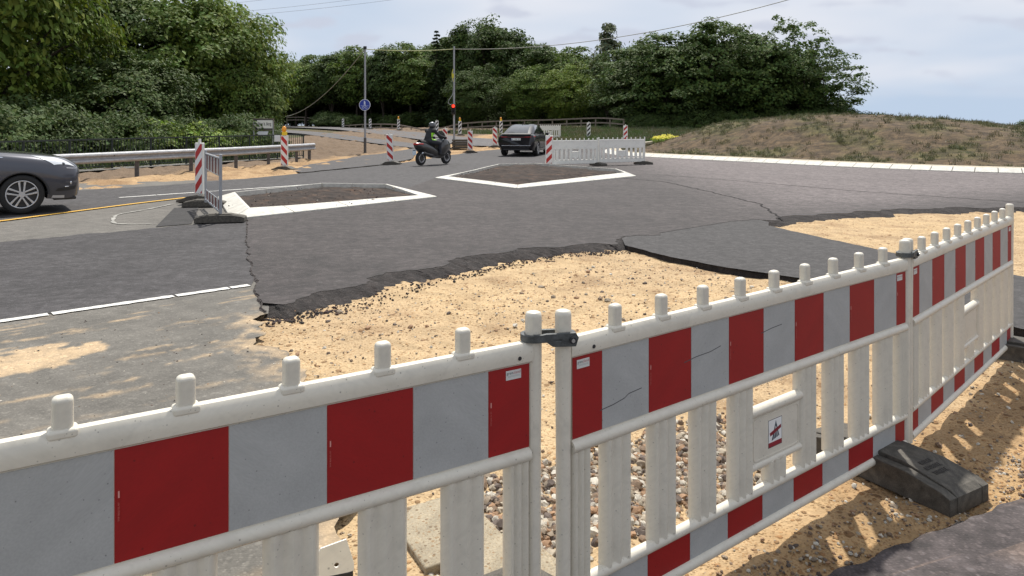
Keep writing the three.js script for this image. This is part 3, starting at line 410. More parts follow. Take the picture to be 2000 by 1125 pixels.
function clampRing(label, A, B, y) { // bent hook clamp that ties two posts
  const d = Math.hypot(B[0] - A[0], B[1] - A[1]), t = thing('clamp', label, 'clamp', [A[0], y, A[1]], Math.atan2(-(B[1] - A[1]), B[0] - A[0]), 'clamps tying the barriers');
  const outline = [], R = 0.038, q = (a0, a1, cx, r, n) => { for (let i = 0; i <= n; i++) { const a = mix(a0, a1, i / n); outline.push([cx + r * Math.cos(a), r * Math.sin(a)]); } };
  q(Math.PI * 0.5, Math.PI * 1.5, 0, R, 12); q(-Math.PI * 0.5, Math.PI * 0.5, d, R * 0.92, 12);
  const hole = []; for (let i = 0; i <= 12; i++) { const a = mix(Math.PI * 0.5, Math.PI * 1.5, i / 12); hole.push([(R - 0.009) * Math.cos(a), (R - 0.009) * Math.sin(a)]); } for (let i = 0; i <= 12; i++) { const a = mix(-Math.PI * 0.5, Math.PI * 0.5, i / 12); hole.push([d + (R - 0.012) * Math.cos(a), (R - 0.012) * Math.sin(a)]); }
  part(t, 'hook', uvm(ext(outline, 0.018, 0.0015, [hole]).rotateX(Math.PI / 2).translate(0, 0.009, 0)), M.clamp);
  part(t, 'cheek', uvm(ext([[-0.005, 0.012], [d * 0.2, 0.012], [d * 0.35, 0.014], [d + 0.028, 0.014], [d + 0.036, 0], [d + 0.028, -0.024], [d * 0.55, -0.022], [d * 0.35, -0.008], [-0.005, -0.006]].map(([x, yy]) => [x, yy]), 0.009, 0.0015, [[[d * 0.55, -0.008], [d * 0.85, -0.008], [d * 0.85, -0.001], [d * 0.55, -0.001]]]).translate(0, 0, R - 0.008)), M.clamp);
  const bolt = part(t, 'bolt', cylZ(0.0105, 0.006, d + 0.018, -0.006, R + 0.006, 20), M.dark); part(bolt, 'bolt_head', cylZ(0.0058, 0.007, d + 0.018, -0.006, R + 0.0095, 6), M.steel);
}
clampRing('dark grey hook clamp tying the near barrier to the logo barrier', [0.064, -2.208], [0.154, -2.226], 0.925);
clampRing('grey hook clamp lying over the joint beside the right hand barrier', [1.905, -3.585], [1.945, -3.635], 0.93);

// rubber feet
function footGeo() { // ramped block, 0.82 long, lower towards both ends
  const l = 0.41, prof = [[-l, -0.07], [-l, -0.005], [-l + 0.03, 0.012], [-0.16, 0.055], [0.16, 0.055], [l - 0.03, 0.012], [l, -0.005], [l, -0.07]];
  const mid = ext(prof, 0.20, 0.004).translate(0, 0, -0.10), lip = [[-l, -0.07], [-l, -0.005], [-l + 0.04, 0.010], [-0.2, 0.038], [0.2, 0.038], [l - 0.04, 0.010], [l, -0.005], [l, -0.07]];
  return { mid: uvm(mid), side: z => uvm(ext(lip, 0.048, 0.004).translate(0, 0, z - 0.024)) };
}
const fg = footGeo(), sideA = fg.side(0.135), sideB = fg.side(-0.135), footBase = uvm(bx(0.81, 0.05, 0.31, 0, -0.047, 0));
function foot(label, x, z, turn, y = 0, letters = false) {
  const t = thing('rubber_foot', label, 'barrier foot', [x, y, z], turn, 'rubber feet of the barriers'); t.scale.set(0.92, 1, 0.9);
  part(t, 'block', fg.mid, M.rubber); part(t, 'side_rib', sideA, M.rubber); part(t, 'side_rib', sideB, M.rubber); part(t, 'base', footBase, M.rubber);
  if (letters) { const g = ['WILKE', 'NORDEL', 'TIMELL'].map((s, i) => { const q = new TextGeometry(s, { font, size: 0.023, depth: 0.002, curveSegments: 2, bevelEnabled: false }); q.computeBoundingBox(); return q.translate(-(q.boundingBox.max.x) / 2, -i * 0.038, 0); }); const m = part(t, 'lettering', mg(g), std(lin(0.055, 0.05, 0.045), 0.9)); const sl = Math.atan2(0.055 - 0.012, 0.22); m.rotation.set(-Math.PI / 2, 0, Math.PI / 2, 'YXZ'); m.rotation.order = 'YXZ'; m.rotation.set(-Math.PI / 2 + sl, Math.PI / 2, 0); m.position.set(0.215, 0.0495, 0); }  // letters darker than the rubber: shade of the engraving put into their colour
  return t;
}
const footTurn = (dx, dz) => Math.atan2(-dz, dx);
foot('dark rubber foot with moulded lettering under the logo barrier', 1.755, -3.47, footTurn(0.5, 0.866), 0, true);
foot('dark rubber foot under the far end of the right barrier', 3.56, -5.15, footTurn(0.75, 0.66));
foot('dark rubber foot hidden behind the two tied posts in front', 0.12, -2.25, footTurn(0.55, 0.83));
{ // a white bracket with a hole standing behind the near barrier, and paving slabs by it
  const t = thing('lamp_bracket', 'white plate with a round hole on a black holder behind the near barrier', 'bracket', [-0.52, -0.06, -2.19], 0.35);
  const hole = []; for (let i = 0; i < 20; i++) hole.push([0.008 * Math.cos(i / 20 * 6.283), 0.315 + 0.008 * Math.sin(i / 20 * 6.283)]);
  part(t, 'plate', uvm(ext([[-0.052, 0.275], [0.05, 0.29], [0.05, 0.31], [0.028, 0.385], [-0.045, 0.372], [-0.052, 0.362]], 0.004, 0.001, [hole])), M.whiteClean);
  const h = part(t, 'holder', rb(0.098, 0.30, 0.03, 0.008, 0, 0.14, -0.008), M.black); part(h, 'white_strap', tube([[-0.03, 0.25, 0.01], [0, 0.268, 0.012], [0.022, 0.25, 0.012], [0.03, 0.2, 0.011]], 0.005, 16, 6), M.whiteClean);
  for (const [x, z, a, lab] of [[-0.263, -2.92, 0.5, 'sandy concrete paving slab seen between the slats, lying farther left'], [0.0, -2.63, 0.62, 'sandy concrete paving slab at the foot of the two tied posts']]) { const s = one('paving_slab', lab, 'paving slab', uvm(rb(0.34, 0.06, 0.42, 0.008, 0, 0, 0)), M.slab, 'loose paving slabs'); s.position.set(x, -0.055, z); s.rotation.set(0.02, a, 0.02); }
}
console.log('barriers done');

// ------------------------------------------------------------------ guide beacons
function clipPoly(p, f) { const o = []; for (let i = 0; i < p.length; i++) { const a = p[i], b = p[(i + 1) % p.length], fa = f(a), fb = f(b); if (fa >= 0) o.push(a); if (fa * fb < 0) { const t = fa / (fa - fb); o.push([mix(a[0], b[0], t), mix(a[1], b[1], t)]); } } return o; }
const housingGeo = uvm(mg([rb(0.29, 1.06, 0.05, 0.018, 0, 0.67, 0), cyl(0.03, 0.026, 0.09, 0, 1.235, 0, 12), bx(0.06, 0.12, 0.03, 0, 0.1, 0)]), 1);
const stripeGeos = dir => { const out = [], w = 0.118, y0 = 0.165, y1 = 1.175; for (let k = -1; k < 4; k++) { let p = [[-w, y0], [w, y0], [w, y1], [-w, y1]]; const c = 0.36 + k * 0.335, s = dir; p = clipPoly(p, q => (q[1] - s * q[0] * 1.0) - (c - 0.085)); p = clipPoly(p, q => (c + 0.085) - (q[1] - s * q[0] * 1.0)); if (p.length > 2) out.push(ext(p, 0.0015).translate(0, 0, 0.0257)); } return out; };
const stripes = { 1: stripeGeos(1), '-1': stripeGeos(-1) }, panelGeo = bx(0.245, 1.016, 0.001, 0, 0.67, 0.0251);
const beaconFoot = uvm(mg([ext([[-0.40, 0], [-0.40, 0.03], [-0.3, 0.05], [-0.17, 0.11], [0.17, 0.11], [0.3, 0.05], [0.40, 0.03], [0.40, 0]], 0.36, 0.006).translate(0, 0, -0.18)]), 1);
const lampGeo = { base: rb(0.17, 0.13, 0.1, 0.02, 0.0, 1.27, 0), dome: new THREE.SphereGeometry(0.09, 16, 12).scale(0.92, 1.25, 0.75).translate(-0.015, 1.42, 0) };
function beacon(label, x, z, turn, dir, { lamp = false, y = 0, fy = 0, scale = 1, backing = M.farWhite, red = M.farRed, footTurned = 0 } = {}) {
  const t = thing('guide_beacon', label, 'guide beacon', [x, y + T(x, z), z], turn, 'red and white guide beacons'); t.scale.setScalar(scale);
  part(t, 'housing', housingGeo, M.whiteClean); part(t, 'white_panel', panelGeo, backing);
  for (const g of stripes[dir]) part(t, 'red_stripe', g, red);
  const f = part(t, 'foot', beaconFoot, M.rubber); f.rotation.y = footTurned;
  if (lamp) { const l = part(t, 'warning_lamp', lampGeo.base, M.yellowPlastic); part(l, 'lens', lampGeo.dome, M.amber); }
  return t;
}
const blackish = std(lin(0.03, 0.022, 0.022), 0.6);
beacon('tall guide beacon turned edge on, standing behind the mesh gate', -6.42, -15.2, -0.62, 1, { footTurned: 0.6 });
beacon('guide beacon carrying a yellow warning lamp in front of the guard rail', -8.0, -26.0, -0.28, -1, { lamp: true, footTurned: 0.1 });
beacon('leaning guide beacon beside the crossing path left of the motor scooter', -4.85, -29.6, -0.25, -1, { footTurned: 0.15 }).rotation.z = 0.06;
beacon('guide beacon half hidden by the front of the motor scooter', -4.0, -44.2, 0, -1, {});
beacon('guide beacon between the stacked weights and the black car', -2.33, -41.2, 0, -1, {});
beacon('guide beacon just left of the black car', -1.05, -45.5, 0, -1, {});
beacon('guide beacon at the left end of the white barrier pair', 1.42, -28.2, 0.12, 1, { y: -0.06, scale: 1.02 });
beacon('guide beacon on the bank right of the white barriers', 7.55, -49.2, 0, 1, {});
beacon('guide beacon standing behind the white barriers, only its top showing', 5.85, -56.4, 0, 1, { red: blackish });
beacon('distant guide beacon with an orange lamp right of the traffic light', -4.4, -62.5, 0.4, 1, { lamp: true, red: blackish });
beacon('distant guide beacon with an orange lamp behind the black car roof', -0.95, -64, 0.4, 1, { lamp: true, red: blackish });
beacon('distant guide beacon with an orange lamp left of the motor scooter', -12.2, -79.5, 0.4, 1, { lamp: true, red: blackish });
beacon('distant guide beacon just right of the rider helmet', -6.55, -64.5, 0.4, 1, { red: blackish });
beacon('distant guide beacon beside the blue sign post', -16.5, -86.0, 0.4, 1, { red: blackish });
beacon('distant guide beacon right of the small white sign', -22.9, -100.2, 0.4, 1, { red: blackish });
beacon('farthest guide beacon left of the small white sign', -32.6, -126, 0.4, 1, { red: blackish });

// ------------------------------------------------------------------ mesh gate, white barriers seen from behind
{
  const gateRed = std(lin(0.13, 0.03, 0.028), 0.6), gateWhite = std(lin(0.42, 0.42, 0.41), 0.6); const A = [-5.82, -14.05], B = [-4.71, -11.95], L = Math.hypot(B[0] - A[0], B[1] - A[1]);
  const t = thing('mesh_gate', 'grey framed gate with striped bars seen edge on by the island', 'gate', [A[0], 0.09, A[1]], Math.atan2(-(B[1] - A[1]), B[0] - A[0]));
  for (const x of [0, L]) part(t, 'post', rb(0.055, 1.0, 0.045, 0.01, x, 0.5, 0), M.galv);
  for (const [y, r] of [[0.93, 0.02], [0.64, 0.008], [0.25, 0.008], [0.06, 0.02]]) part(t, 'rail', cylX(r, L, L / 2, y, 0, 8), M.galv);
  for (let i = 1; i < 10; i++) { part(t, i % 2 ? 'red_stripe' : 'white_stripe', bx(0.16, 0.27, 0.006, i * L / 10, 0.785, 0), i % 2 ? gateRed : gateWhite); part(t, i % 2 ? 'red_stripe' : 'white_stripe', bx(0.16, 0.16, 0.006, i * L / 10, 0.155, 0), i % 2 ? gateRed : gateWhite); }
  for (let i = 1; i < 20; i++) part(t, 'wire', cyl(0.0025, 0.0025, 0.4, i * L / 20, 0.445, 0, 5), M.galv);
  foot('dark rubber foot under the near post of the mesh gate', -4.72, -11.98, footTurn(0.98, -0.2), 0.07); foot('dark rubber foot under the far post of the mesh gate', -5.95, -14.3, footTurn(0.98, -0.2), 0.07);
}
const wg = 'white barriers seen from behind';
const plainBack = { plain: false, far: true, mat: M.whiteClean, group: wg };
barrier('safety_barrier', 'white back of a barrier next to the guide beacon, left of its pair', [3.3, -28.55], [1.52, -27.75], 0.08, plainBack);
barrier('safety_barrier', 'white back of a barrier, right of its pair before the mound', [5.3, -29.55], [3.36, -28.6], 0.10, plainBack);
barrier('safety_barrier', 'small white barrier showing behind the black car', [3.6, -55], [2.1, -55], 0.62, plainBack);
foot('dark rubber foot sticking out right of the white barrier pair', 5.25, -29.55, footTurn(0.98, 0.2), 0.075); foot('dark rubber foot between the two white barriers', 3.33, -28.55, footTurn(0.5, 0.86), 0.075);

// ------------------------------------------------------------------ guard rail, railing, signs, poles, wires
{
  const path = spline([[-17.0, 0, -12.3], [-14.6, 0, -16.0], [-13.0, 0, -19.2], [-12.0, 0, -22], [-11.2, 0, -24.4], [-10.3, 0, -26.8], [-9.7, 0, -29.5], [-9.2, 0, -31.8], [-9.0, 0, -33.4]], 60);
  const t = thing('guard_rail', 'grey steel crash barrier beam on posts along the left verge', 'guard rail');
  const prof = [[0, 0], [0.07, 0.03], [0.085, 0.06], [0.07, 0.10], [0, 0.135], [0, 0.175], [0.07, 0.205], [0.085, 0.235], [0.07, 0.275], [0, 0.31], [-0.008, 0.305], [0.06, 0.268], [0.073, 0.235], [0.06, 0.212], [-0.008, 0.18], [-0.008, 0.13], [0.06, 0.094], [0.073, 0.06], [0.06, 0.038], [-0.008, 0.005]];
  part(t, 'beam', sweep(prof, path.map(([x, y, z]) => [x + 0.05, 0.45, z])), M.galv);
  const pg = uvm(mg([bx(0.12, 0.72, 0.09, 0, 0.3, 0), bx(0.1, 0.3, 0.14, 0.05, 0.6, 0)])); for (let i = 2; i < 61; i += 6) { const p = part(t, 'post', pg, M.post); p.position.set(path[i][0] - 0.11, 0, path[i][2]); p.rotation.y = 0.3; }
  { const p = part(t, 'post', pg, M.post); p.position.set(-9.1, 0, -33.2); }
  const bolt = cylX(0.02, 0.02, 0, 0, 0, 8); for (let i = 5; i < 60; i += 12) { const b = part(t, 'splice_bolt', bolt, M.dark); b.position.set(path[i][0] + 0.125, 0.665, path[i][2]); }
}
{
  const A = [-18.2, -12.5], B = [-10.05, -35.6], n = 15, t = thing('railing', 'dark green metal railing with upright bars behind the crash barrier', 'railing');
  const at = s => [mix(A[0], B[0], s) - 1.0 * Math.sin(Math.PI * s), mix(A[1], B[1], s)], H = s => 1.0 + 0.12 * s;
  const line = range(0, 1, 1 / 30).map(s => { const [x, z] = at(s); return [x, H(s), z]; });
  part(t, 'handrail', sweep([[-0.03, -0.025], [-0.03, 0.025], [0.03, 0.025], [0.03, -0.025]], line), M.railing); part(t, 'lower_bar', sweep([[-0.015, -0.015], [-0.015, 0.015], [0.015, 0.015], [0.015, -0.015]], line.map(([x, y, z]) => [x, 0.12, z])), M.railing);
  for (let i = 0; i <= n; i++) { const s = i / n, [x, z] = at(s); const p = part(t, 'post', bx(0.06, H(s) + 0.1, 0.06, 0, H(s) / 2 - 0.05, 0), M.railing); p.position.set(x, 0, z); }
  const bar = cyl(0.011, 0.011, 0.86, 0, 0.55, 0, 5); for (let i = 1; i < n * 13; i++) { if (i % 13 === 0) continue; const s = i / (n * 13), [x, z] = at(s), b = part(t, 'bar', bar, M.railing); b.position.set(x, 0, z); b.scale.y = H(s) / 1.0; }
  struct('bridge_cap', tint(sheet([...range(0, 1, 0.05).map(s => { const [x, z] = at(s); return [x - 0.5, z]; }), ...range(1, 0, 0.05).map(s => { const [x, z] = at(s); return [x + 1.1 - 0.9 * s, z]; })].reverse(), 0.03, 1, false), (x, z) => 1.5 + 0.5 * fbm(x, z, 3)), M.asphaltOld);
}
function disc(r, d) { return new THREE.CylinderGeometry(r, r, d, 40).rotateX(Math.PI / 2); }
{ // blue shared path sign on its tall post
  const x = -8.07, z = -40.6, t = thing('sign_post', 'tall grey post with a round blue path sign', 'sign post', [x, 0, z]);
  part(t, 'pole', cyl(0.06, 0.05, 5.85, 0, 2.9, 0, 12), M.galv); part(t, 'cable_cap', cyl(0.09, 0.09, 0.16, 0, 5.82, 0, 10), M.black); part(t, 'pole_foot', cyl(0.075, 0.075, 0.9, 0, 0.42, 0, 12), M.post);
  const s = part(t, 'sign_disc', disc(0.31, 0.02).translate(0, 2.68, 0.09), std(lin(0.7, 0.72, 0.75), 0.5)); part(s, 'blue_face', disc(0.285, 0.006).translate(0, 2.68, 0.102), std(lin(0.012, 0.04, 0.32), 0.45));
  const wm = std(lin(0.6, 0.65, 0.8), 0.5);
  part(s, 'pictogram', mg([disc(0.035, 0.004).translate(-0.01, 2.87, 0.107), bx(0.09, 0.14, 0.004, 0, 2.77, 0.107), bx(0.03, 0.1, 0.004, -0.03, 2.67, 0.107), bx(0.03, 0.1, 0.004, 0.035, 2.67, 0.107), bx(0.42, 0.014, 0.004, 0, 2.63, 0.1065), new THREE.TorusGeometry(0.055, 0.009, 6, 20).translate(-0.08, 2.53, 0.107), new THREE.TorusGeometry(0.055, 0.009, 6, 20).translate(0.08, 2.53, 0.107), bx(0.12, 0.012, 0.004, 0, 2.57, 0.107)]), wm);
}
{ // post with the temporary traffic light, standing in stacked weights
  const x = -3.45, z = -44, t = thing('signal_post', 'grey post with a red temporary traffic light and hanging cable', 'traffic light', [x, T(x, z), z]);
  part(t, 'pole', cyl(0.06, 0.05, 6.1, 0, 3.05, 0, 12), M.galv); part(t, 'cable_bundle', tube([[-0.06, 4.6, 0.06], [-0.1, 4.2, 0.08], [-0.03, 3.9, 0.08], [-0.1, 3.2, 0.06], [-0.3, 2.9, 0.05], [-0.32, 2.7, 0.05], [-0.1, 2.6, 0.05]], 0.02, 40, 6), M.galv);
  part(t, 'yellow_tape', mg([tube([[-0.05, 4.75, 0.07], [-0.12, 4.4, 0.09], [-0.02, 4.0, 0.08]], 0.022, 20, 5), rb(0.13, 0.26, 0.03, 0.01, -0.06, 4.35, 0.08)]), std(lin(0.55, 0.5, 0.05), 0.6));
  const h = part(t, 'signal_head', rb(0.24, 0.62, 0.2, 0.03, -0.02, 2.35, 0.16), M.black);
  for (const y of [2.54, 2.35, 2.16]) part(h, 'visor', new THREE.CylinderGeometry(0.095, 0.095, 0.14, 18, 1, true, Math.PI * 0.5, Math.PI).rotateX(Math.PI / 2).translate(-0.02, y, 0.33), M.black);
  part(h, 'red_light', new THREE.SphereGeometry(0.088, 18, 10).scale(1, 1, 0.4).translate(-0.02, 2.54, 0.262), std(lin(0.6, 0.02, 0.01), 0.4, { emissive: lin(1, 0.05, 0.02), emissiveIntensity: 1.6 }));
  for (const y of [2.35, 2.16]) part(h, 'unlit_lens', new THREE.SphereGeometry(0.085, 18, 10).scale(1, 1, 0.4).translate(-0.02, y, 0.262), M.dark);
  const pl = new THREE.PointLight(new THREE.Color(1, 0.06, 0.03), 0.25, 6); pl.position.set(-0.02, 2.54, 0.42); pl.castShadow = true; pl.name = 'red_glow'; t.add(pl);
  for (let i = 0; i < 4; i++) { const w = part(t, 'weight', rb(0.95, 0.12, 0.75, 0.03, 0.38, 0.08 + i * 0.145, 0.1), M.rubber); w.rotation.y = 0.03 * (i % 2 ? 1 : -1); }
}
const wire = std(lin(0.32, 0.32, 0.27), 0.6), wireY = std(lin(0.30, 0.32, 0.12), 0.6);
const cat = (a, b, sag, n = 30) => range(0, 1, 1 / n).map(t => [mix(a[0], b[0], t), mix(a[1], b[1], t) - sag * 4 * t * (1 - t), mix(a[2], b[2], t)]);
one('cable', 'yellowish cable strung between the two tall posts', 'cable', tube(cat([-8.07, 5.75, -40.6], [-3.45, 6.1, -44], 0.1), 0.022, 40, 6), wireY);
one('cable', 'cable rising from the traffic light post over the right hand trees', 'cable', tube(cat([-3.45, 6.1, -44], [16, 8.2, -31.5], 0.95), 0.018, 60, 6), wire);
one('cable', 'cable sagging from the blue sign post down into the left trees', 'cable', tube(cat([-8.07, 5.75, -40.6], [-19, 2.3, -62], 0.75), 0.022, 40, 6), wire);
for (const [a, b, l] of [[[-66, 26.5, -170], [-20, 31.5, -170], 'lowest of the faint power lines high over the left trees'], [[-66, 27.8, -172], [-20, 33.2, -172], 'middle faint power line high over the left trees'], [[-66, 30.5, -175], [-20, 37, -175], 'topmost faint power line high over the left trees']]) one('power_line', l, 'power line', tube(cat(a, b, 0.4), 0.035, 30, 5), std(lin(0.32, 0.34, 0.38), 0.7), 'power lines');
{ // direction sign
  const x = -11.6, z = -34.5, t = thing('direction_sign', 'framed white arrow sign with dark lettering behind the railing', 'direction sign', [x, 0, z], 0.1), wm = std(lin(0.70, 0.69, 0.62), 0.5);
  for (const s of [-0.44, 0.44]) part(t, 'pole', cyl(0.03, 0.03, 1.75, s, 0.88, 0, 10), M.galv);
  part(t, 'frame', mg([bx(0.96, 0.035, 0.05, 0, 1.86, 0), bx(0.96, 0.035, 0.05, 0, 1.34, 0), bx(0.035, 0.52, 0.05, -0.463, 1.6, 0), bx(0.035, 0.52, 0.05, 0.463, 1.6, 0)]), M.wood); part(t, 'backing', bx(0.9, 0.5, 0.02, 0, 1.6, -0.01), M.black);
  const a = part(t, 'arrow_board', ext([[-0.44, 1.6], [-0.27, 1.42], [0.42, 1.42], [0.42, 1.80], [-0.27, 1.80]], 0.012).translate(0, 0, 0.002), wm);
  const tg = new TextGeometry('Ober b. Berg', { font, size: 0.11, depth: 0.003, curveSegments: 3, bevelEnabled: false }); tg.computeBoundingBox(); const k = 0.60 / tg.boundingBox.max.x; part(a, 'lettering', tg.scale(k, 1.25, 1).translate(-0.25, 1.555, 0.0145), std(lin(0.03, 0.03, 0.03), 0.6));
  part(t, 'small_arrow_board', ext([[-0.31, 1.2], [-0.22, 1.12], [0.18, 1.12], [0.23, 1.28], [-0.22, 1.28]], 0.012).translate(0, 0, 0.002), std(lin(0.66, 0.68, 0.7), 0.5));
  const n = one('notice', 'small white notice hung on the railing beside the warning lamp', 'notice', rb(0.26, 0.28, 0.02, 0.01), std(lin(0.68, 0.7, 0.7), 0.5)); n.position.set(-10.35, 0.98, -32.6);
  const s = thing('far_sign', 'tiny white sign plate on a thin pole beside the far road', 'sign', [-31, T(0, -127), -129]); part(s, 'pole', cyl(0.04, 0.04, 2.2, 0, 1.1, 0, 8), M.galv); part(s, 'plate', bx(0.75, 0.42, 0.03, 0, 2.0, 0.05), std(lin(0.68, 0.7, 0.72), 0.5));
}
{ // two long wooden fence runs beyond the far road
  const run = (label, pts) => { const t = thing('rail_fence', label, 'fence', [0, 0, 0], 0, 'rail fences beyond the far road'); const l = spline(pts, 60); for (const d of [0, -0.46]) part(t, 'rail', sweep([[-0.03, -0.07], [-0.03, 0.07], [0.03, 0.07], [0.03, -0.07]], l.map(([x, y, z]) => [x, y + d, z])), M.wood); for (let i = 0; i <= 60; i += 4) part(t, 'post', bx(0.12, 1.5, 0.12, l[i][0], l[i][1] - 0.7, l[i][2] - 0.1), M.wood); };
  run('double rail fence dipping along the far road at the left', [[-39, 2.95, -128], [-35, 2.9, -126], [-31, 2.0, -122], [-27, 1.55, -114], [-18.5, 1.72, -96], [-14, 1.66, -88], [-9.6, 1.15, -78]]);
  run('double rail fence climbing the bank behind the black car', [[-9.4, 1.12, -77.6], [-7.2, 1.3, -76], [-5.2, 1.72, -75], [-0.7, 2.02, -75], [3.9, 2.12, -74], [8.9, 2.28, -73], [10.9, 2.12, -72]]);
}
console.log('street furniture done');

// ------------------------------------------------------------------ vehicles
class Loft { // a body through cross sections: station = [x, [height, half width] x n]; symmetrical
  constructor(st) { this.st = st; this.n = st[0].length - 1; this.cx = []; for (let k = 0; k < this.n; k++) this.cx.push(new THREE.CatmullRomCurve3(st.map(s => new THREE.Vector3(s[0], s[k + 1][0], s[k + 1][1])), false, 'centripetal')); this.x0 = st[0][0]; this.x1 = st[st.length - 1][0]; }
  rail(k, s) { return this.cx[k].getPoint(s); }
  sec(s) { return new THREE.CatmullRomCurve3(this.cx.map((c, k) => this.rail(k, s)), false, 'centripetal'); }
  s(x) { let a = 0, b = 1; const up = this.x1 > this.x0; for (let i = 0; i < 22; i++) { const m = (a + b) / 2, v = this.rail(Math.min(1, this.n - 1), m).x; if ((v < x) === up) a = m; else b = m; } return (a + b) / 2; }
  at(x, v, side = 1) { const p = this.sec(this.s(x)).getPoint(v); return new THREE.Vector3(p.x, p.y, p.z * side); }
  geo(nu, nv, open = false) {
    const pos = [], idx = [], R = 2 * nv + 1; for (let i = 0; i <= nu; i++) { const c = this.sec(i / nu), ps = c.getPoints(nv); const ring = []; for (let j = 0; j <= nv; j++) ring.push([ps[j].x, ps[j].y, ps[j].z]); for (let j = nv - 1; j >= 0; j--) ring.push([ps[j].x, ps[j].y, -ps[j].z]); for (const q of ring) pos.push(...q); }
    for (let i = 0; i < nu; i++) for (let j = 0; j < R; j++) { const a = i * R + j, b = i * R + (j + 1) % R; idx.push(a, b, a + R, b, b + R, a + R); }
    for (const e of [0, nu]) for (let j = 1; j < R - 1; j++) e ? idx.push(e * R, e * R + j, e * R + j + 1) : idx.push(0, j + 1, j);
    let g = new THREE.BufferGeometry(); g.setAttribute('position', new THREE.Float32BufferAttribute(pos, 3)); g.setIndex(idx); g = mergeVertices(g, 1e-5); if (this.x1 < this.x0) { const ix = g.index; for (let k = 0; k < ix.count; k += 3) { const t = ix.getX(k + 1); ix.setX(k + 1, ix.getX(k + 2)); ix.setX(k + 2, t); } } g.computeVertexNormals(); return toCreasedNormals(g, 0.7);
  }
  patch(c, off = 0.005, side = 1, n = 8) { // a panel lying on the body between four corners [x, v]
    const pos = [], idx = []; for (let i = 0; i <= n; i++) for (let j = 0; j <= n; j++) { const a = i / n, b = j / n, q = [0, 1].map(k => mix(mix(c[0][k], c[1][k], a), mix(c[3][k], c[2][k], a), b)); const p = this.at(q[0], q[1], side), px = this.at(q[0] + 0.02, q[1], side), pv = this.at(q[0], Math.min(1, q[1] + 0.02), side), pv0 = this.at(q[0], Math.max(0, q[1] - 0.02), side); const nn = new THREE.Vector3().crossVectors(px.sub(p), pv.sub(pv0)).normalize(); const mid = new THREE.Vector3(p.x * 0.5, 0.6, 0); if (nn.dot(new THREE.Vector3().subVectors(p, mid)) < 0) nn.negate(); p.addScaledVector(nn, off); pos.push(p.x, p.y, p.z); }
    for (let i = 0; i < n; i++) for (let j = 0; j < n; j++) { const a = i * (n + 1) + j; idx.push(a, a + 1, a + n + 1, a + 1, a + n + 2, a + n + 1); }
    const g = new THREE.BufferGeometry(); g.setAttribute('position', new THREE.Float32BufferAttribute(pos, 3)); g.setIndex(idx); g.computeVertexNormals(); g.setAttribute('uv', new THREE.Float32BufferAttribute(new Float32Array(pos.length / 3 * 2), 2)); return g;
  }
}
const csg = new Evaluator(); csg.attributes = ['position', 'normal'];
function cut(geo, cutters) { geo.deleteAttribute('uv'); let a = new Brush(geo); for (const c of cutters) { const g = c; g.deleteAttribute('uv'); const b = new Brush(g); b.updateMatrixWorld(); a.updateMatrixWorld(); a = csg.evaluate(a, b, SUBTRACTION); } const g = a.geometry; return g; }
const tyreM = std(lin(0.018, 0.018, 0.018), 0.85), alloy = std(lin(0.55, 0.55, 0.56), 0.3, { metalness: 0.75 }), alloyDark = std(lin(0.03, 0.03, 0.032), 0.4), glassDark = phy(lin(0.02, 0.024, 0.028), 0.06, { clearcoat: 1, ior: 1.6 }), chrome = std(lin(0.7, 0.7, 0.72), 0.18, { metalness: 1 });
const paintGrey = phy(lin(0.055, 0.056, 0.070), 0.34, { metalness: 0.45, clearcoat: 1, clearcoatRoughness: 0.05 }), paintBlack = phy(lin(0.005, 0.005, 0.007), 0.5, { specularIntensity: 0.4, clearcoat: 0.8, clearcoatRoughness: 0.03 }), trim = std(lin(0.018, 0.018, 0.02), 0.6);
function wheelParts(r, rim, w, n = 5) {
  const tyre = new THREE.LatheGeometry([[rim, -w / 2 + 0.01], [rim + 0.02, -w / 2], [r - 0.03, -w / 2], [r - 0.006, -w / 2 + 0.03], [r, -w / 4], [r, w / 4], [r - 0.006, w / 2 - 0.03], [r - 0.03, w / 2], [rim + 0.02, w / 2], [rim, w / 2 - 0.01], [rim, -w / 2 + 0.01]].map(q => new THREE.Vector2(...q)), 40).rotateX(Math.PI / 2);
  const gs = [new THREE.TorusGeometry(rim - 0.008, 0.012, 8, 40).translate(0, 0, w / 2 - 0.012), cylZ(0.05, 0.03, 0, 0, w / 2 - 0.03, 16)];
  for (let i = 0; i < n; i++) for (const s of [-1, 1]) { const g = ext([[0.035, -0.010], [rim * 0.6, -0.012], [rim - 0.01, -0.017], [rim - 0.01, 0.017], [rim * 0.6, 0.010], [0.035, 0.010]], 0.016, 0.003).translate(0, s * 0.022, 0); const h = g.clone().rotateZ(s * 0.10 + 0).translate(0, 0, w / 2 - 0.035); gs.push(h.rotateZ(i / n * Math.PI * 2 + Math.PI / 2)); }
  return { tyre, rim: mg(gs), barrel: mg([cylZ(rim + 0.002, w * 0.55, 0, 0, -0.03, 32), cylZ(rim * 0.62, 0.02, 0, 0, 0.045, 24)]) };
}
function addWheel(parent, x, y, z, g) { const w = part(parent, 'wheel', g.tyre, tyreM); w.position.set(x, y, z); if (z < 0) w.rotation.y = Math.PI; part(w, 'rim', g.rim, alloy); part(w, 'brake_drum', g.barrel, alloyDark); return w; }
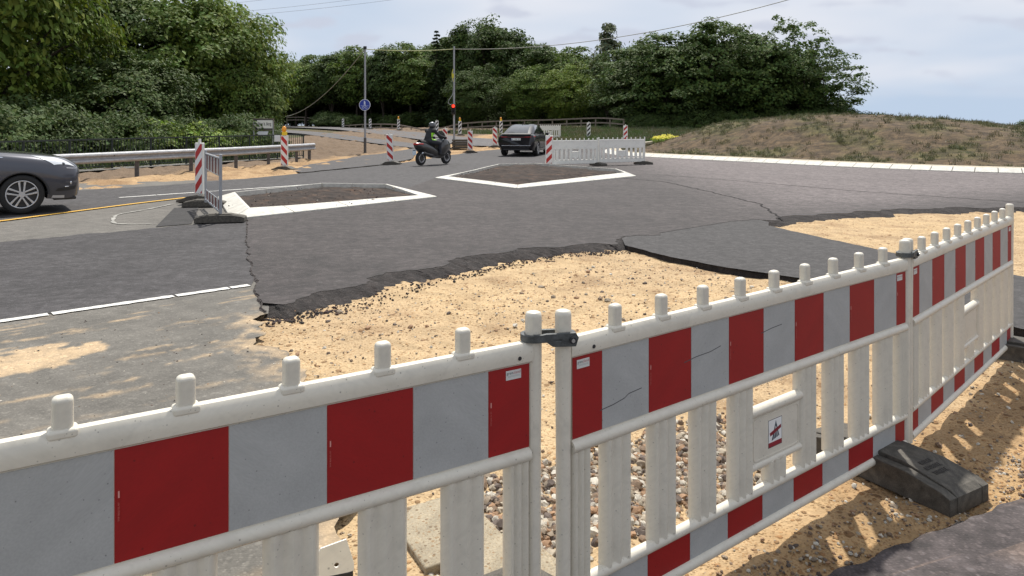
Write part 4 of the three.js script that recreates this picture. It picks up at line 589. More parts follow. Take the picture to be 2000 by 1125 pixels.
{ // the grey car driving in from the left (front is +x, its right side is +z)
  const c = new Loft([[2.27, [0.34, 0.5], [0.52, 0.58], [0.66, 0.58], [0.74, 0.5], [0.76, 0]], [2.21, [0.27, 0.68], [0.5, 0.77], [0.70, 0.76], [0.82, 0.64], [0.84, 0]], [2.04, [0.235, 0.80], [0.5, 0.875], [0.80, 0.84], [0.925, 0.70], [0.955, 0]], [1.7, [0.25, 0.86], [0.56, 0.915], [0.90, 0.875], [1.0, 0.72], [1.035, 0]], [1.35, [0.27, 0.885], [0.6, 0.925], [0.96, 0.885], [1.045, 0.73], [1.075, 0]], [0.9, [0.27, 0.885], [0.6, 0.92], [1.0, 0.88], [1.08, 0.76], [1.10, 0]], [0.2, [0.26, 0.87], [0.6, 0.91], [1.02, 0.875], [1.06, 0.82], [1.07, 0]], [-1.1, [0.26, 0.87], [0.6, 0.91], [1.06, 0.87], [1.1, 0.8], [1.1, 0]], [-1.9, [0.3, 0.84], [0.6, 0.895], [1.08, 0.83], [1.13, 0.75], [1.13, 0]], [-2.22, [0.45, 0.6], [0.65, 0.74], [0.98, 0.72], [1.05, 0.65], [1.05, 0]]]);
  const axle = [1.36, -1.33], arches = []; for (const x of axle) arches.push(cylZ(0.385, 2.4, x, 0.35, 0, 40));
  const body = cut(c.geo(64, 26), arches.map(g => g));
  const h = [0.8, -0.6], wx = -8.62, wz = -13.0, turn = Math.atan2(-h[1], h[0]); // the near front wheel stands at wx, wz
  const ox = wx - h[0] * 1.36 - (-h[1]) * 0.83, oz = wz - h[1] * 1.36 - h[0] * 0.83;
  const t = thing('grey_car', 'dark grey car driving in at the left edge, only its front showing', 'car', [ox, 0.0, oz], turn);
  const b = part(t, 'body', body, paintGrey);
  for (const s of [1, -1]) {
    const hl = part(t, 'headlight', c.patch([[1.5, 0.69], [1.86, 0.745], [2.175, 0.63], [1.84, 0.48]], 0.006, s, 8), phy(lin(0.72, 0.74, 0.76), 0.1, { clearcoat: 1, metalness: 0.15 }));
    part(hl, 'projector', new THREE.SphereGeometry(0.045, 14, 10).translate(1.98, 0.845, s * 0.80), glassDark); part(hl, 'chrome_line', tube([[2.03, 0.785, s * 0.85], [2.12, 0.775, s * 0.80], [2.2, 0.77, s * 0.73]], 0.009, 10, 6), chrome);
    const fl = part(t, 'fog_light', new THREE.SphereGeometry(0.06, 16, 10).scale(0.5, 1, 1).translate(2.10, 0.52, s * 0.80), chrome); part(fl, 'fog_trim', tube([[2.0, 0.45, s * 0.885], [2.12, 0.455, s * 0.81], [2.2, 0.47, s * 0.74]], 0.014, 10, 6), chrome);
    part(t, 'arch_trim', new THREE.TorusGeometry(0.40, 0.022, 8, 40, Math.PI * 1.02).translate(1.36, 0.33, s * 0.905), trim); part(t, 'arch_trim', new THREE.TorusGeometry(0.40, 0.022, 8, 40, Math.PI * 1.02).translate(-1.33, 0.33, s * 0.885), trim);
    part(t, 'side_vent', c.patch([[0.86, 0.50], [1.07, 0.505], [1.09, 0.53], [0.86, 0.56]], 0.006, s, 4), chrome);
    part(t, 'bumper_insert', c.patch([[1.86, 0.12], [2.17, 0.15], [2.19, 0.22], [1.9, 0.17]], 0.006, s, 5), trim); part(t, 'lip_plate', c.patch([[1.8, 0.015], [2.0, 0.015], [2.0, 0.06], [1.82, 0.055]], 0.008, s, 4), std(lin(0.4, 0.4, 0.41), 0.4));
    part(t, 'mirror', rb(0.12, 0.13, 0.2, 0.04, 0.62, 1.12, s * 0.98), paintGrey);
  }
  part(t, 'grille', c.patch([[2.262, 0.10], [2.262, 0.10], [2.262, 0.62], [2.262, 0.62]], 0.004, 1, 2), trim);
  part(t, 'front_skirt', rb(0.36, 0.06, 1.5, 0.02, 2.02, 0.235, 0), trim);
  const gl = new Loft([[1.0, [1.05, 0.74], [1.08, 0.72], [1.09, 0.6], [1.10, 0]], [0.5, [1.02, 0.8], [1.3, 0.73], [1.41, 0.62], [1.42, 0]], [0.1, [1.02, 0.82], [1.4, 0.72], [1.6, 0.58], [1.63, 0]], [-0.6, [1.02, 0.83], [1.4, 0.73], [1.65, 0.58], [1.68, 0]], [-1.5, [1.02, 0.82], [1.4, 0.72], [1.6, 0.56], [1.63, 0]], [-2.05, [1.05, 0.74], [1.2, 0.7], [1.3, 0.6], [1.32, 0]]]);
  part(t, 'greenhouse', gl.geo(30, 14), glassDark); part(t, 'roof', gl.patch([[0.1, 0.62], [-1.7, 0.62], [-1.7, 1], [0.1, 1]], 0.006, 1), paintGrey); part(t, 'roof', gl.patch([[0.1, 0.62], [-1.7, 0.62], [-1.7, 1], [0.1, 1]], 0.006, -1), paintGrey);
  for (const s of [1, -1]) part(t, 'pillar', gl.patch([[0.95, 0.55], [0.1, 0.62], [0.1, 0.72], [0.95, 0.8]], 0.007, s), paintGrey);
  const wg2 = wheelParts(0.345, 0.245, 0.23); for (const x of axle) for (const s of [1, -1]) addWheel(t, x, 0.345, s * 0.80, wg2);
}
{ // the black car driving away (rear at -x)
  const c = new Loft([[2.44, [0.4, 0.6], [0.55, 0.72], [0.72, 0.7], [0.8, 0.6], [0.82, 0]], [2.2, [0.26, 0.82], [0.55, 0.92], [0.84, 0.88], [0.92, 0.75], [0.95, 0]], [1.4, [0.25, 0.88], [0.6, 0.965], [0.94, 0.92], [1.02, 0.75], [1.05, 0]], [0.6, [0.25, 0.88], [0.6, 0.965], [1.0, 0.92], [1.06, 0.8], [1.08, 0]], [-0.8, [0.25, 0.88], [0.6, 0.965], [1.03, 0.925], [1.1, 0.8], [1.1, 0]], [-1.7, [0.26, 0.88], [0.62, 0.967], [1.0, 0.935], [1.1, 0.82], [1.12, 0]], [-2.2, [0.30, 0.84], [0.62, 0.955], [0.98, 0.93], [1.10, 0.82], [1.13, 0]], [-2.42, [0.36, 0.76], [0.6, 0.92], [0.93, 0.91], [1.08, 0.80], [1.12, 0]], [-2.48, [0.40, 0.62], [0.6, 0.84], [0.9, 0.84], [1.03, 0.76], [1.06, 0]]]);
  const axle = [1.46, -1.47], body = cut(c.geo(60, 26), axle.map(x => cylZ(0.415, 2.4, x, 0.37, 0, 40)));
  const th = 13 * Math.PI / 180, hd = [Math.sin(th), -Math.cos(th)], rx = 0.20, rz = -37.2;
  const t = thing('black_car', 'black fastback car driving away beside the white barriers', 'car', [rx + hd[0] * 2.48, 0, rz + hd[1] * 2.48], Math.atan2(-hd[1], hd[0]));
  part(t, 'body', body, paintBlack);
  const gl = new Loft([[1.45, [1.0, 0.74], [1.03, 0.72], [1.05, 0.6], [1.06, 0]], [0.9, [1.0, 0.82], [1.22, 0.76], [1.32, 0.62], [1.34, 0]], [0.4, [1.0, 0.86], [1.36, 0.74], [1.53, 0.58], [1.56, 0]], [-0.3, [1.0, 0.87], [1.4, 0.75], [1.59, 0.57], [1.616, 0]], [-1.0, [1.0, 0.87], [1.38, 0.74], [1.55, 0.56], [1.575, 0]], [-1.7, [1.02, 0.84], [1.24, 0.75], [1.35, 0.58], [1.38, 0]], [-2.3, [1.05, 0.78], [1.08, 0.74], [1.11, 0.62], [1.13, 0]]]);
  part(t, 'greenhouse', gl.geo(34, 16), paintBlack);
  for (const s of [1, -1]) {
    part(t, 'rear_window', gl.patch([[-1.12, 0.74], [-2.18, 0.72], [-2.18, 1], [-1.12, 1]], 0.006, s), glassDark); part(t, 'side_window', gl.patch([[0.85, 0.12], [-1.6, 0.2], [-1.15, 0.56], [0.5, 0.58]], 0.006, s, 12), glassDark);
    part(t, 'window_trim', tube([[1.0, 1.06, s * 0.87], [0, 1.075, s * 0.895], [-1.2, 1.09, s * 0.885], [-1.75, 1.15, s * 0.83]], 0.009, 20, 6), chrome); part(t, 'mirror', rb(0.12, 0.14, 0.22, 0.04, 0.85, 1.1, s * 1.02), paintBlack);
    part(t, 'tail_light', tube([[-2.22, 1.0, s * 0.94], [-2.38, 0.985, s * 0.89], [-2.475, 0.975, s * 0.74], [-2.49, 0.97, s * 0.45]], 0.022, 16, 8), std(lin(0.32, 0.01, 0.012), 0.25));
    part(t, 'arch_trim', new THREE.TorusGeometry(0.425, 0.03, 8, 40, Math.PI * 1.03).translate(1.46, 0.35, s * 0.94), trim); part(t, 'arch_trim', new THREE.TorusGeometry(0.425, 0.03, 8, 40, Math.PI * 1.03).translate(-1.47, 0.35, s * 0.94), trim); part(t, 'sill_trim', rb(2.0, 0.03, 0.03, 0.01, 0, 0.36, s * 0.945), chrome);
  }
  part(t, 'spoiler', ext([[-2.5, 1.115], [-2.42, 1.15], [-2.2, 1.15], [-2.2, 1.11]], 1.5, 0.006).translate(0, 0, -0.75), paintBlack);
  part(t, 'light_strip', bx(0.012, 0.02, 0.9, -2.487, 0.965, 0), std(lin(0.2, 0.012, 0.014), 0.3)); const pt = canvasTex(256, 64, (x, w, h) => { x.fillStyle = '#d6d6d2'; x.fillRect(0, 0, w, h); x.fillStyle = '#3a3f47'; x.font = 'bold 46px monospace'; x.fillText('B  EM 371', 14, 48); x.fillStyle = '#2a3f8f'; x.fillRect(0, 0, 12, h); });
  const np = part(t, 'number_plate', new THREE.BoxGeometry(0.5, 0.11, 0.012).rotateY(-Math.PI / 2).translate(-2.495, 0.86, 0), std(0xffffff, 0.5, { map: pt }));
  part(t, 'bumper_strip', rb(0.03, 0.02, 1.5, 0.008, -2.475, 0.54, 0), chrome); part(t, 'rear_diffuser', rb(0.2, 0.16, 1.35, 0.03, -2.36, 0.37, 0), trim); part(t, 'antenna', ext([[0, 0], [0.13, 0], [0.02, 0.055]], 0.02, 0.003).translate(-0.95, 1.585, -0.01), paintBlack); part(t, 'roof_glass', gl.patch([[0.3, 0.82], [-0.9, 0.82], [-0.9, 1], [0.3, 1]], 0.004, 1), glassDark);
  const wg2 = wheelParts(0.375, 0.262, 0.25); for (const x of axle) for (const s of [1, -1]) addWheel(t, x, 0.375, s * 0.83, wg2);
}
// the scooter and its rider (front +x, right side +z)
const scooterHead = [0.56, -0.83], scooterAt = [-3.12, -29.35], scooterTurn = Math.atan2(-scooterHead[1], scooterHead[0]);
{
  const t = thing('motor_scooter', 'black motor scooter with a red tail light riding away on the road', 'scooter', [scooterAt[0], 0, scooterAt[1]], scooterTurn);
  const wg2 = wheelParts(0.275, 0.165, 0.13); for (const x of [-0.76, 0.78]) { const w = part(t, 'wheel', wg2.tyre, tyreM); w.position.set(x, 0.275, 0); part(w, 'rim', wg2.rim, alloy); part(w, 'brake_drum', wg2.barrel, alloyDark); }
  const blk = phy(lin(0.012, 0.012, 0.013), 0.35, { clearcoat: 0.8, clearcoatRoughness: 0.1 });
  const tail = new Loft([[-1.08, [0.70, 0.04], [0.78, 0.08], [0.86, 0.07], [0.89, 0]], [-0.9, [0.56, 0.08], [0.72, 0.16], [0.88, 0.13], [0.91, 0]], [-0.6, [0.44, 0.13], [0.65, 0.21], [0.84, 0.17], [0.87, 0]], [-0.3, [0.34, 0.15], [0.55, 0.21], [0.74, 0.18], [0.78, 0]], [0.05, [0.26, 0.15], [0.42, 0.2], [0.60, 0.17], [0.66, 0]], [0.25, [0.24, 0.15], [0.36, 0.19], [0.50, 0.16], [0.56, 0]]]); part(t, 'tail_fairing', tail.geo(24, 14), blk);
  const shield = new Loft([[0.18, [0.26, 0.15], [0.45, 0.22], [0.75, 0.2], [0.85, 0]], [0.4, [0.26, 0.14], [0.55, 0.26], [0.95, 0.22], [1.04, 0]], [0.62, [0.36, 0.1], [0.62, 0.24], [0.98, 0.2], [1.05, 0]], [0.9, [0.55, 0.05], [0.66, 0.14], [0.82, 0.12], [0.86, 0]]]); part(t, 'front_fairing', shield.geo(20, 14), blk);
  part(t, 'seat', tube([[-0.85, 0.9, 0], [-0.6, 0.88, 0], [-0.38, 0.82, 0], [-0.1, 0.78, 0]], 0.10, 16, 12).scale(1, 1, 1.25), std(lin(0.02, 0.02, 0.02), 0.8));
  const tl = part(t, 'tail_light', rb(0.1, 0.07, 0.2, 0.025, -1.05, 0.83, 0), std(lin(0.42, 0.012, 0.012), 0.3)); for (const s of [1, -1]) part(t, 'tail_light', tube([[-1.06, 0.84, s * 0.07], [-0.95, 0.84, s * 0.12], [-0.8, 0.83, s * 0.165]], 0.026, 8, 8), std(lin(0.42, 0.012, 0.012), 0.3));
  part(t, 'number_plate', rb(0.015, 0.2, 0.18, 0.004, -1.13, 0.52, 0).rotateZ(0.0), std(lin(0.55, 0.66, 0.75), 0.5)); part(t, 'mudguard', rb(0.34, 0.03, 0.13, 0.012, -0.98, 0.6, 0), trim); part(t, 'front_mudguard', new THREE.TorusGeometry(0.3, 0.06, 8, 20, Math.PI * 0.7).rotateZ(0.5).translate(0.78, 0.275, 0), blk);
  for (const s of [1, -1]) { part(t, 'fork', new THREE.CylinderGeometry(0.025, 0.025, 0.62, 10).rotateZ(0.42).translate(0.66, 0.53, s * 0.1), alloyDark); part(t, 'mirror', rb(0.03, 0.09, 0.15, 0.012, 0.46, 1.3, s * 0.42), trim); }
  part(t, 'exhaust', mg([cylX(0.06, 0.55, 0, 0, 0, 16).rotateZ(-0.22).translate(-0.62, 0.43, 0.25), cylX(0.03, 0.5, 0, 0, 0, 12).translate(-0.2, 0.33, 0.2)]), alloyDark); part(t, 'exhaust_tip', cylX(0.035, 0.1, 0, 0, 0, 12).rotateZ(-0.22).translate(-0.9, 0.49, 0.25), chrome);
  part(t, 'handlebar', tube([[0.36, 1.05, -0.36], [0.42, 1.07, -0.15], [0.42, 1.07, 0.15], [0.36, 1.05, 0.36]], 0.016, 20, 8), trim); part(t, 'windscreen', ext([[-0.2, 0], [0.2, 0], [0.17, 0.26], [0.08, 0.36], [-0.08, 0.36], [-0.17, 0.26]], 0.005, 0).rotateY(Math.PI / 2).rotateZ(0.45).translate(0.58, 1.02, 0), phy(lin(0.25, 0.27, 0.28), 0.1, { transmission: 0.6, thickness: 0 }));
}
function sdfBody(bones, lo, size, res, color) {
  const mc = new MarchingCubes(res, new THREE.MeshBasicMaterial(), false, false, 200000); mc.isolation = 0; const k = 0.035;
  for (let z = 0; z < res; z++) for (let y = 0; y < res; y++) for (let x = 0; x < res; x++) {
    const p = [lo[0] + size * x / res, lo[1] + size * y / res, lo[2] + size * z / res]; let d = 1e9;
    for (const [a, b, ra, rb2] of bones) { const ab = [b[0] - a[0], b[1] - a[1], b[2] - a[2]], ap = [p[0] - a[0], p[1] - a[1], p[2] - a[2]], t = clamp((ab[0] * ap[0] + ab[1] * ap[1] + ab[2] * ap[2]) / (ab[0] ** 2 + ab[1] ** 2 + ab[2] ** 2 + 1e-9)), q = Math.hypot(ap[0] - ab[0] * t, ap[1] - ab[1] * t, ap[2] - ab[2] * t) - mix(ra, rb2, t); const h = clamp(0.5 + 0.5 * (d - q) / k); d = mix(d, q, h) - k * h * (1 - h); }
    mc.field[x + y * res + z * res * res] = -d;
  }
  mc.update(); const n = mc.count, pos = new Float32Array(n * 3), src = mc.positionArray; for (let i = 0; i < n; i++) for (let c = 0; c < 3; c++) pos[3 * i + c] = lo[c] + size * (src[3 * i + c] + 1) / 2;
  let g = new THREE.BufferGeometry(); g.setAttribute('position', new THREE.BufferAttribute(pos, 3)); g = mergeVertices(g, 1e-5); g.computeVertexNormals(); const P = g.attributes.position, C = new Float32Array(P.count * 3); for (let i = 0; i < P.count; i++) C.set(color(P.getX(i), P.getY(i), P.getZ(i)), 3 * i); g.setAttribute('color', new THREE.BufferAttribute(C, 3)); return g;
}
{
  const bones = [[[-0.33, 0.92, 0], [-0.30, 1.06, 0], 0.155, 0.145], [[-0.30, 1.06, 0], [-0.20, 1.27, 0], 0.145, 0.16], [[-0.20, 1.27, 0], [-0.14, 1.41, 0], 0.15, 0.075], [[-0.14, 1.40, 0], [-0.10, 1.52, 0], 0.065, 0.07]];
  for (const s of [1, -1]) bones.push([[-0.2, 1.33, 0.05 * s], [-0.17, 1.345, 0.18 * s], 0.1, 0.085], [[-0.17, 1.34, 0.19 * s], [0.03, 1.14, 0.29 * s], 0.075, 0.058], [[0.03, 1.14, 0.29 * s], [0.28, 1.085, 0.30 * s], 0.056, 0.042], [[0.28, 1.085, 0.30 * s], [0.37, 1.075, 0.29 * s], 0.042, 0.046], [[-0.33, 0.93, 0.09 * s], [0.12, 0.86, 0.22 * s], 0.125, 0.085], [[0.12, 0.86, 0.22 * s], [0.16, 0.48, 0.22 * s], 0.075, 0.05], [[0.14, 0.42, 0.22 * s], [0.36, 0.39, 0.23 * s], 0.052, 0.042]);
  for (const s of [1, -1]) for (let f = 0; f < 4; f++) { const z = s * (0.255 + f * 0.024); bones.push([[0.37, 1.09, z], [0.405, 1.06, z], 0.012, 0.011], [[0.405, 1.06, z], [0.375, 1.032, z], 0.011, 0.01]); }
  for (const s of [1, -1]) bones.push([[0.33, 1.06, s * 0.26], [0.385, 1.03, s * 0.235], 0.014, 0.011]);
  const col = (x, y, z) => { if (y < 0.46) return [0.012, 0.012, 0.012]; if (y < 0.98 && x > -0.42) return Math.abs(z) > 0.29 && Math.abs(y - 0.9) < 0.03 ? [0.06, 0.06, 0.07] : [0.018, 0.02, 0.028]; const side = Math.abs(z) > 0.075 && x > -0.30 && x < -0.10 + (1.3 - y) * 0.35 && y > 0.98 && y < 1.26 && !(y > 1.08 && y < 1.105); return side && Math.abs(z) < 0.215 ? [0.34, 0.75, 0.04] : [0.016, 0.016, 0.018]; };
  const t = thing('person', 'scooter rider in black jacket with lime side panels and dark helmet', 'person', [scooterAt[0], 0, scooterAt[1]], scooterTurn);
  part(t, 'body', sdfBody(bones, [-0.6, 0.3, -0.6], 1.26, 105, col), std(0xffffff, 0.75, { vertexColors: true }));
  const hp = phy(lin(0.02, 0.021, 0.025), 0.2, { clearcoat: 1 }); const hm = part(t, 'helmet', new THREE.SphereGeometry(0.142, 28, 20).scale(1.08, 1.05, 0.92).translate(-0.075, 1.545, 0), hp);
  part(hm, 'visor', new THREE.SphereGeometry(0.146, 24, 14, -0.95, 1.9, 1.15, 0.75).rotateY(Math.PI).scale(1.08, 1.05, 0.92).translate(-0.075, 1.545, 0), glassDark); part(hm, 'chin_bar', new THREE.TorusGeometry(0.1, 0.035, 8, 16, Math.PI).rotateX(Math.PI / 2).rotateY(-Math.PI / 2).translate(-0.03, 1.465, 0), hp); part(hm, 'crown_panel', new THREE.SphereGeometry(0.1445, 20, 10, 0, 6.283, 0, 0.75).scale(1.08, 1.05, 0.92).translate(-0.075, 1.545, 0), std(lin(0.22, 0.23, 0.26), 0.3));
}
console.log('vehicles done');

// ------------------------------------------------------------------ vegetation
const leafMat = (c, tr = 0.35) => phy(c, 0.75, { vertexColors: true, transmission: tr, thickness: 0, side: THREE.DoubleSide, specularIntensity: 0.35 });
const LM = { broad: leafMat(lin(0.100, 0.158, 0.027), 0.38), fresh: leafMat(lin(0.145, 0.21, 0.031), 0.42), dark: leafMat(lin(0.060, 0.100, 0.021), 0.34), light: leafMat(lin(0.19, 0.29, 0.035), 0.5), conifer: leafMat(lin(0.048, 0.080, 0.028), 0.25), grey: leafMat(lin(0.12, 0.15, 0.08), 0.35) };
const bark = std(lin(0.085, 0.068, 0.052), 0.95, { map: rep(soilTex, 0.6) });
function leaves(list, size, r) { // list of [x,y,z, nx,ny,nz, tone, scale]
  const n = list.length, pos = new Float32Array(n * 12), col = new Float32Array(n * 12), idx = new Uint32Array(n * 6), N = new THREE.Vector3(), A = new THREE.Vector3(), B = new THREE.Vector3(), R = new THREE.Vector3();
  list.forEach((l, i) => {
    N.set(l[3], l[4], l[5]).normalize(); R.set(r() - 0.5, r() - 0.5, r() - 0.5); A.crossVectors(N, R).normalize(); B.crossVectors(N, A); const s = size * l[7] * (0.6 + 0.8 * r()), w = s * (0.42 + 0.3 * r()), droop = s * 0.25;
    const P = [[A, s, -droop], [B, w, 0], [A, -s * 0.8, -droop * 0.4], [B, -w, 0]]; P.forEach(([v, k, d], c) => { pos[i * 12 + c * 3] = l[0] + v.x * k; pos[i * 12 + c * 3 + 1] = l[1] + v.y * k + d; pos[i * 12 + c * 3 + 2] = l[2] + v.z * k; const t = l[6] * (0.85 + 0.3 * ((i * 7919) % 97) / 97), yel = ((i * 104729) % 89) / 89; col[i * 12 + c * 3] = t * (0.85 + 0.4 * yel); col[i * 12 + c * 3 + 1] = t; col[i * 12 + c * 3 + 2] = t * (1.1 - 0.3 * yel); });
    idx.set([i * 4, i * 4 + 1, i * 4 + 2, i * 4, i * 4 + 2, i * 4 + 3], i * 6);
  });
  let g = new THREE.BufferGeometry(); g.setAttribute('position', new THREE.BufferAttribute(pos, 3)); g.setAttribute('color', new THREE.BufferAttribute(col, 3)); g.setIndex(new THREE.BufferAttribute(idx, 1)); g.computeVertexNormals(); g.setAttribute('uv', new THREE.BufferAttribute(new Float32Array(n * 8), 2)); return g;
}
function limb(a, b, r0, r1, bend, seed) { const r = rand(seed), m = [mix(a[0], b[0], 0.5) + (r() - 0.5) * bend, mix(a[1], b[1], 0.5) + (r() - 0.2) * bend, mix(a[2], b[2], 0.5) + (r() - 0.5) * bend]; const g = new THREE.TubeGeometry(new THREE.CatmullRomCurve3([a, m, b].map(p => new THREE.Vector3(...p))), 6, 1, 6); const p = g.attributes.position, c = new THREE.CatmullRomCurve3([a, m, b].map(q => new THREE.Vector3(...q))); for (let i = 0; i <= 6; i++) { const o = c.getPointAt(i / 6), k = mix(r0, r1, i / 6); for (let j = 0; j <= 6; j++) { const q = i * 7 + j; p.setXYZ(q, o.x + (p.getX(q) - o.x) * k, o.y + (p.getY(q) - o.y) * k, o.z + (p.getZ(q) - o.z) * k); } } return g; }
function tree({ seed, h, base, R, clumps, per, leaf, clump, mat, lobes = 5, trunk = 0.2, top = 0.5, tone = 1, sparse = 0 }) {
  // h: height, base: where the crown begins, R: crown radius
  const r = rand(seed), list = [], cy = mix(base, h, 0.46), ry = (h - base) / 2, lob = []; for (let i = 0; i < lobes; i++) { const a = r() * 6.283, e = (r() - 0.3) * 1.5; lob.push([Math.cos(a) * Math.cos(e), Math.sin(e), Math.sin(a) * Math.cos(e), 0.16 + 0.22 * r()]); }
  const tips = [];
  for (let c = 0; c < clumps; c++) {
    let d; do { d = new THREE.Vector3(r() * 2 - 1, r() * 2 - 1, r() * 2 - 1); } while (d.length() > 1 || d.length() < 0.05); d.normalize();
    let k = 0.82; for (const l of lob) k += l[3] * Math.max(0, d.x * l[0] + d.y * l[1] + d.z * l[2]) ** 3; const rad = k * (0.45 + 0.55 * Math.sqrt(r())) * (d.y < -0.3 ? 0.9 : 1);
    const taper = d.y > 0 ? 1 - top * 0.5 * d.y * d.y : 1, x = d.x * R * rad * taper, z = d.z * R * rad * taper, y = cy + d.y * ry * rad * 1.04, cs = clump * (0.6 + 0.8 * r()), tn = tone * (0.72 + 0.56 * r()); if (rad > 0.7) tips.push([x, y, z]);
    for (let i = 0; i < per; i++) { const a = r() * 6.283, q = Math.sqrt(r()), u = r() * 2 - 1, ox = Math.cos(a) * q * cs, oz = Math.sin(a) * q * cs, oy = u * cs * 0.38 + (1 - q * q) * cs * 0.35; list.push([x + ox, y + oy, z + oz, d.x * 0.6 + ox / cs * 0.5 + (r() - 0.5) * 1.1, 0.75 + (r() - 0.5) * 1.1, d.z * 0.6 + oz / cs * 0.5 + (r() - 0.5) * 1.1, tn, 0.8 + 0.5 * r()]); }
  }
  const wood = [limb([0, -0.3, 0], [0.15 * (r() - 0.5), mix(base, h, 0.55), 0.3 * (r() - 0.5)], trunk, trunk * 0.4, 0.3, seed + 1)]; for (let i = 0; i < 9; i++) { const t = tips[Math.floor(r() * tips.length)], y0 = mix(base * 0.6, mix(base, h, 0.5), r()); wood.push(limb([0, y0, 0], [t[0] * 0.9, t[1], t[2] * 0.9], trunk * 0.38, 0.02, 0.8, seed + 5 + i)); }
  const crown = leaves(list, leaf, r); crown.computeBoundingBox(); return { crown, trunk: mg(wood), mat, H: crown.boundingBox.max.y };
}
function conifer({ seed, h, R, mat, leaf, rows = 26, per = 26, base = 0.14 }) {
  const r = rand(seed), list = []; for (let i = 0; i < rows; i++) { const t = i / rows, y = mix(h * base, h * 0.98, t), rr = R * Math.pow(1 - t, 0.85) * (0.8 + 0.4 * r()) + 0.15, arms = Math.max(3, Math.round(8 * (1 - t) + 3)); for (let a = 0; a < arms; a++) { const an = r() * 6.283, len = rr * (0.7 + 0.5 * r()); for (let k = 0; k < per; k++) { const q = Math.pow(k / per, 0.7), x = Math.cos(an) * len * q + (r() - 0.5) * 0.3 * len * 0.6, z = Math.sin(an) * len * q + (r() - 0.5) * 0.3 * len * 0.6; list.push([x, y - len * 0.28 * q + (r() - 0.5) * 0.25, z, (r() - 0.5) * 1.2, 1, (r() - 0.5) * 1.2, 0.75 + 0.5 * r(), 0.8]); } } }
  const crown = leaves(list, leaf, r); crown.computeBoundingBox(); return { crown, trunk: mg([limb([0, -0.3, 0], [0, h * 0.95, 0], 0.2, 0.02, 0.05, seed)]), mat, H: crown.boundingBox.max.y };
}
const tones4 = [LM.broad, LM.fresh, LM.broad, LM.dark]; let planted = 0;
function plant(name, label, category, proto, [x, z], s = 1, turn = 0, group, y = 0) { planted++; const t = thing(name, label, category, [x, T(x, z) - 0.15 + y, z], turn, group); Array.isArray(s) ? t.scale.set(...s) : t.scale.setScalar(s); if (category === 'tree') part(t, 'trunk', proto.trunk, bark); part(t, category === 'tree' ? 'crown' : 'foliage', proto.crown, proto.mat === LM.broad ? tones4[planted % 4] : proto.mat); if (category !== 'tree') part(t, 'stem', proto.trunk, bark); return t; }
// kinds: near ones with finer leaves
const nearA = tree({ seed: 21, h: 9.5, base: 0.4, R: 3.7, clumps: 330, per: 84, leaf: 0.12, clump: 0.85, mat: LM.broad, lobes: 7, trunk: 0.22 });
const nearB = tree({ seed: 33, h: 8.0, base: 0.3, R: 3.4, clumps: 310, per: 84, leaf: 0.115, clump: 0.8, mat: LM.broad, lobes: 8, trunk: 0.2, tone: 1.1 });
const wideA = tree({ seed: 41, h: 15, base: 3.6, R: 4.2, clumps: 230, per: 66, leaf: 0.215, clump: 1.15, mat: LM.broad, lobes: 7, trunk: 0.24 });
const wideB = tree({ seed: 57, h: 16, base: 4.4, R: 3.8, clumps: 220, per: 66, leaf: 0.215, clump: 1.1, mat: LM.dark, lobes: 7, trunk: 0.22, top: 0.8 });
const copse = tree({ seed: 63, h: 12, base: 1.8, R: 3.9, clumps: 240, per: 66, leaf: 0.175, clump: 0.95, mat: LM.dark, lobes: 8, trunk: 0.2, tone: 1.25 });
const openT = tree({ seed: 71, h: 12, base: 2.2, R: 3.6, clumps: 150, per: 60, leaf: 0.165, clump: 0.8, mat: LM.dark, lobes: 9, trunk: 0.2, tone: 1.3 });
const spruce = conifer({ seed: 81, h: 17, R: 2.9, mat: LM.conifer, leaf: 0.3 });
const spire = tree({ seed: 87, h: 13, base: 1.5, R: 1.9, clumps: 130, per: 40, leaf: 0.2, clump: 0.7, mat: LM.grey, lobes: 4, trunk: 0.16, top: 1.5 });
const bush = tree({ seed: 91, h: 1.9, base: 0.05, R: 1.3, clumps: 130, per: 40, leaf: 0.075, clump: 0.34, mat: LM.light, lobes: 6, trunk: 0.04 });
const darkBush = tree({ seed: 95, h: 2.4, base: 0.0, R: 1.9, clumps: 170, per: 60, leaf: 0.075, clump: 0.45, mat: LM.dark, lobes: 6, trunk: 0.05 });
const birch = tree({ seed: 99, h: 12, base: 5, R: 1.5, clumps: 60, per: 22, leaf: 0.12, clump: 0.5, mat: LM.grey, lobes: 5, trunk: 0.1, top: 1 });
const gl1 = 'trees along the railing at the left';
for (const [x, z, pr, w, h, tn, lab] of [
  [-21.8, -30.5, nearA, 1.0, 13, 0.4, 'tallest leafy tree at the left edge, its top cut by the frame'], [-26.5, -37, nearB, 1.1, 12.5, 2.0, 'leafy tree behind the tallest one at the left edge'],
  [-22.4, -40, nearA, 0.95, 8.9, 3.9, 'rounded leafy tree right of the gap of sky at the left'], [-19.4, -41.5, nearB, 1.05, 9.2, 1.1, 'broad leafy tree rising above the middle of the railing'], [-17.4, -42, nearA, 0.75, 8.3, 5.2, 'leafy tree left of the arrow sign, its crown sloping down'], [-15.9, -43, nearB, 0.7, 7.1, 2.7, 'lowest leafy tree right behind the arrow sign'], [-17.6, -34.8, nearB, 0.7, 5.2, 4.4, 'short leafy tree leaning over the railing'], [-14.6, -41.2, nearA, 0.5, 4.6, 0.9, 'small bushy tree hanging beside the arrow sign'], [-21.5, -47, nearB, 1.2, 10, 0.2, 'leafy tree filling the back of the left clump']
]) plant('leafy_tree', lab, 'tree', pr, [x, z], [w * 1.04, h * 1.1 / pr.H, w * 1.04], tn, gl1);
plant('birch_tree', 'thin pale tree top poking above the left clump', 'tree', birch, [-24.2, -62], [1, 0.98, 1], 0);
